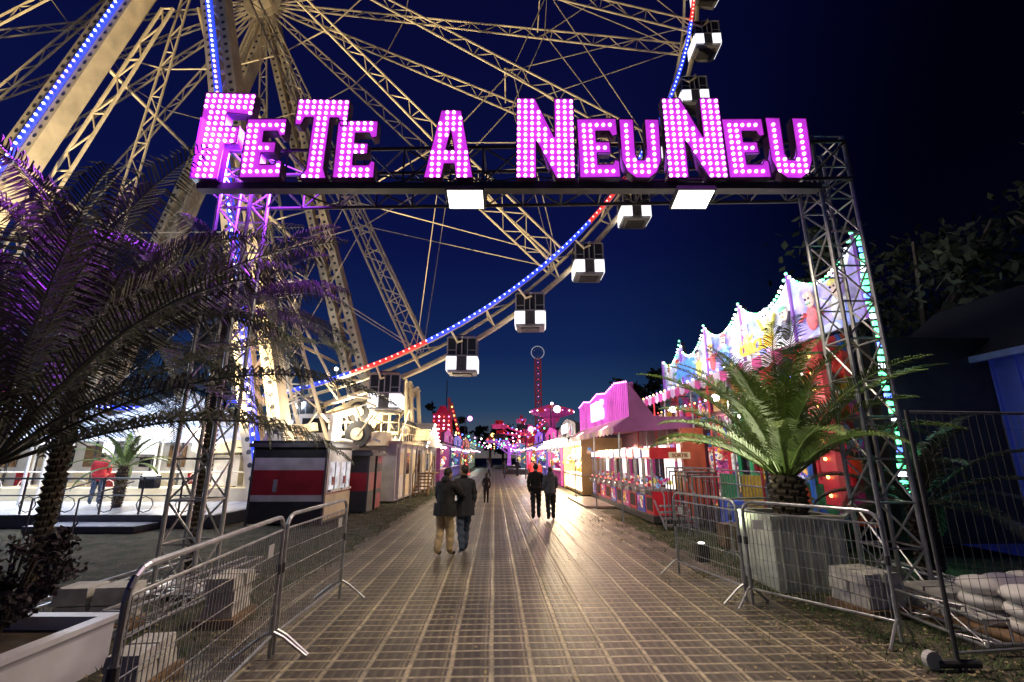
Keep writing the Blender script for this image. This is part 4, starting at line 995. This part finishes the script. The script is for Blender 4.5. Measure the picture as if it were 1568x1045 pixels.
for i in range(9): q.b2((10.55,8.5+i*.5,0),(10.6,8.55+i*.5,4.2),blu); q.b2((10.7+i*.48,8.35,0),(10.75+i*.48,8.4,4.2),blu)
q.poly([(10.2,8.0,4.15),(10.2,13.4,4.15),(12.8,13.4,6.2),(12.8,8.0,6.2)],blackm); q.poly([(15.4,8.0,4.15),(15.4,13.4,4.15),(12.8,13.4,6.2),(12.8,8.0,6.2)],blackm)
q.poly([(10.6,8.4,4.2),(15,8.4,4.2),(12.8,8.4,6.1)],blu)
q.b2((10.15,7.95,4.02),(10.25,13.4,4.16),mat('lodge_eave',(.15,.18,.5),.5))
q.build('walls_and_roof',bh); lamp('lodge_lamp','POINT',(9.6,7.6,3.2),12,(.35,.45,1),.15,None,bh)
dk=MB(); dk.b2((9.3,11,0),(9.4,24,3.2),darkgrey); dk.build('dark_fence')

# ------------------------------------------------------------------ people
skinm=mat('skin',(.5,.3,.22),.55,0,.1,5)
def person(name,loc,heading,h,jac,tro,sho,hair,armL=(0,0),armR=(0,0),stride=.0,lean=0.0,hood=False,longhair=False,wide=1.0,coat=0.0,headturn=0.0,slim=1.0,jw=1.0):
    e=empty(name,loc,heading); e.scale=(h/1.75,)*3
    J={}
    def sk(n,p,r_,par,lab): J[n]=(V(p),r_,par,lab)
    ln=lean; s2=slim*jw
    sk('pelvis',(0,0,.95),(.155*s2,.115*jw),None,'jac')
    sk('waist',(0,ln*.3,1.08),(.15*s2,.115*jw),'pelvis','jac'); sk('chest',(0,ln*.7,1.28),(.175*s2,.125*jw),'waist','jac'); sk('upch',(0,ln,1.41),(.13*slim,.095),'chest','jac'); sk('neck',(0,ln+.01,1.5),(.058,.058),'upch','jac'); sk('nk2',(0,ln+.02,1.57),(.05,.05),'neck','skin')
    for sg,arm in ((-1,armL),(1,armR)):
        n='L' if sg<0 else 'R'; f,b_=arm
        S_=V((sg*.175*slim,ln,1.41)); El=S_+V((sg*.06,math.sin(f)*.27,-math.cos(f)*.27)); W_=El+V((-sg*.02-sg*.10*math.sin(max(0,b_)),math.sin(f+b_)*.25,-math.cos(f+b_)*.25))
        aw=wide*jw
        sk('sh'+n,S_,(.075*aw,.075*aw),'upch','jac'); sk('um'+n,S_.lerp(El,.5),(.068*aw,.068*aw),'sh'+n,'jac'); sk('el'+n,El,(.056*aw,.056*aw),'um'+n,'jac'); sk('wr'+n,W_,(.04*aw,.04*aw),'el'+n,'jac')
        hd=(W_-El).normalized(); sk('pa'+n,W_+hd*.07,(.036,.022),'wr'+n,'skin')
        J['hd'+n]=hd
        st=stride*sg; hp=V((sg*.09,0,.88)); kn=V((sg*.1,st*.5+.03,.5)); an=V((sg*.1,st-(.04 if st<0 else 0),.09+(.05 if st<0 else 0)*abs(stride)*3))
        sk('hp'+n,hp,(.105*wide,.115*wide),'pelvis','tro'); sk('th'+n,hp.lerp(kn,.5),(.088*wide,.095*wide),'hp'+n,'tro'); sk('kn'+n,kn,(.07*wide,.074*wide),'th'+n,'tro'); sk('cf'+n,kn.lerp(an,.4),(.066*wide,.07*wide),'kn'+n,'tro'); sk('an'+n,an,(.056*wide,.06*wide),'cf'+n,'tro')
        sk('ft'+n,(an.x+sg*.01,an.y+.07,an.z-.045),(.042,.036),'an'+n,'sho'); sk('to'+n,(an.x+sg*.02,an.y+.17,an.z-.052),(.04,.028),'ft'+n,'sho')
    hdL,hdR=J.pop('hdL'),J.pop('hdR')
    names=list(J); idx={n:i for i,n in enumerate(names)}
    vs=[J[n][0] for n in names]; es=[(idx[J[n][2]],idx[n]) for n in names if J[n][2]]
    me=bpy.data.meshes.new('tmpb'); me.from_pydata(vs,es,[]); o=bpy.data.objects.new('tmpb',me); COL.objects.link(o)
    sm=o.modifiers.new('s','SKIN'); sm.use_smooth_shade=True
    for i,n in enumerate(names):
        me.skin_vertices[0].data[i].radius=J[n][1]; me.skin_vertices[0].data[i].use_root=(i==0)
    ss=o.modifiers.new('ss','SUBSURF'); ss.levels=2; ss.render_levels=2
    dg=bpy.context.evaluated_depsgraph_get(); bm_=bpy.data.meshes.new_from_object(o.evaluated_get(dg)); bpy.data.objects.remove(o)
    mats={'jac':jac,'tro':tro,'sho':sho,'skin':skinm}; order=list(mats); bm_.materials.clear()
    for k in order: bm_.materials.append(mats[k])
    seg=[(J[J[n][2]][0],J[n][0],J[n][3],J[n][1][0]) for n in names if J[n][2]]
    for p in bm_.polygons:
        c=p.center; best=None;bd=9
        for a_,b_,lab,rr in seg:
            t=max(0,min(1,(c-a_).dot(b_-a_)/(b_-a_).length_squared)); d_=(c-a_-(b_-a_)*t).length-rr*.8
            if d_<bd: bd=d_;best=lab
        if best in('tro',) and c.z>.86: best='jac'
        p.material_index=order.index(best); p.use_smooth=True
    for v in bm_.vertices:
        c=v.co; amp=.006*wide
        v.co=c+v.normal*amp*(math.sin(c.z*38+c.x*21)+math.sin(c.z*61-c.y*33+c.x*9))*(1 if c.z<1.48 and c.z>.12 else 0)
    bo=bpy.data.objects.new('body',bm_); COL.objects.link(bo); bo.parent=e
    x=MB()
    if coat>0:
        nseg=24; prev=None
        for j in range(6):
            z=1.04-coat*j/5; k=1+.10*j/5; ring=[(math.cos(t*2*math.pi/nseg)*.185*s2*k*(1+.03*math.sin(t*1.9+j)),math.sin(t*2*math.pi/nseg)*.145*jw*k*(1+.05*math.sin(t*2.1)),z) for t in range(nseg)]
            if prev: 
                for t in range(nseg): x.poly([prev[t],prev[(t+1)%nseg],ring[(t+1)%nseg],ring[t]],jac)
            prev=ring
    for n,sg,hd in (('L',-1,hdL),('R',1,hdR)):
        P0=J['wr'+n][0]+hd*.10; side=V((0,1,0)) if abs(hd.y)<.8 else V((0,0,1)); side=(side-hd*side.dot(hd)).normalized()
        inn=V((-sg,0,0)); inn=(inn-hd*inn.dot(hd)).normalized()
        for k,(off,l_) in enumerate(((-.026,.058),(-.009,.07),(.009,.075),(.026,.066))):
            a_=P0+side*off; b_=a_+hd*l_*.55+inn*.008; c_=b_+(hd*.7+inn*.7).normalized()*l_*.5
            x.tube(a_-hd*.02,b_,.0095,skinm,6,.0085); x.tube(b_,c_,.0085,skinm,6,.006)
        a_=P0-hd*.05+side*.03; b_=a_+(side*.7+hd*.7)*.04; x.tube(a_,b_,.011,skinm,6,.009); x.tube(b_,b_+hd*.028,.009,skinm,6,.007)
    hx=MB(); 
    hx.ball((0,0,0),.1,skinm,18,12,(.78,.92,1.12)); hx.ball((0,.025,-.055),.062,skinm,12,8,(.9,1,.9))
    hx.add([(-.016,.088,-.02),(.016,.088,-.02),(0,.112,-.025),(0,.088,.02)],[(0,1,2),(0,2,3),(1,3,2)],skinm)
    for sg in (-1,1):
        hx.ball((sg*.078,0,-.005),.026,skinm,8,6,(.35,.7,1.1)); hx.ball((sg*.03,.083,.012),.012,white,8,5); hx.ball((sg*.03,.0925,.012),.006,blackm,6,4)
    hx.box((0,.083,-.055),(.045,.012,.009),mat('lips',(.35,.1,.09),.5))
    hx.ball((0,-.02,.03),.108,hair,18,12,(.82,.92,1.02))
    if longhair:
        hx.ball((0,-.055,-.09),.095,hair,14,10,(.85,.55,1.5))
    if hood:
        hx.ball((0,-.075,-.125),.125,jac,14,8,(1.1,.7,.75))
    ho=hx.build('head',e,True); ho.location=(0,ln+.035,1.645); ho.rotation_euler=(0,0,headturn)
    x.build('hands_and_hem',e,True); return e
jb=mat('jacket_black',(.012,.010,.011),.75,0,.5,9,bump=.4); jn=mat('coat_navy',(.014,.014,.022),.75,0,.4,9,bump=.4); jg=mat('jacket_grey',(.11,.11,.125),.8,0,.3,9,bump=.3)
jr=mat('jacket_red',(.5,.02,.03),.65,0,.25,7,bump=.3); tt=mat('trousers_tan',(.55,.40,.23),.85,0,.2,8,bump=.3); tj=mat('jeans',(.05,.07,.12),.85,0,.25,9,bump=.3); tb=mat('trousers_black',(.02,.02,.024),.8,0,.3,8)
sw=mat('sneaker_white',(.6,.58,.55),.6); sb=mat('shoe_black',(.02,.02,.02),.5); hb=mat('hair_dark',(.02,.012,.008),.6,0,.4,30,bump=.4); hbr=mat('hair_brown',(.07,.035,.018),.6,0,.4,30,bump=.4)
person('standing_person',(-1.43,10.45,.005),-.5,1.74,jb,tt,sb,hb,(.1,.5),(.7,.9),.07,.06,True,True,1.25,.24,-.5,1.1,1.28)
person('standing_person',(-1.05,10.75,.005),.5,1.8,jn,tj,sw,hb,(.6,.9),(-.1,.15),.14,.03,False,False,1.06,.3,.6,1.02,1.12)
person('walking_man',(.80,16.3,.005),.0,1.76,jb,tb,sb,hb,(-.25,.15),(.25,.2),.2,.02,False,False,1.08,.06,.1,1.08,1.08)
person('walking_woman',(1.28,16.1,.005),.05,1.66,jg,tb,sb,hbr,(.1,.3),(.2,.8),.14,.02,True,True,1.2,.14,.1,.97,1.15)
person('walking_child',(-1.15,21.7,.005),.1,1.28,jb,tb,sb,hb,(.3,.4),(-.25,.1),.22,.02,False,True,1.0,.1,0,.95)
person('man_in_red_jacket',(-14.75,17.2,.38),.4,1.76,jr,tj,sb,hb,(.2,.9),(.2,.9),.05,.02,False,False,1.1,.05,.2,1.08,1.15)
for i,(x,y,hh) in enumerate(((1.55,38,1.75),(2.3,40,1.7),(-.7,46,1.7),(.6,52,1.75),(1.9,33,1.7),(-2.4,50,1.7))):
    person('walking_person',(x,y,.005),.3*i,hh,(jr,jg,jb,jn)[i%4],tb,sb,hb,(.2,.2),(-.2,.1),.15)
person('wheel_attendant',(-12.4,19.2,.38),2.6,1.75,jg,tb,sb,hbr,(.2,.6),(.2,.6),.05)
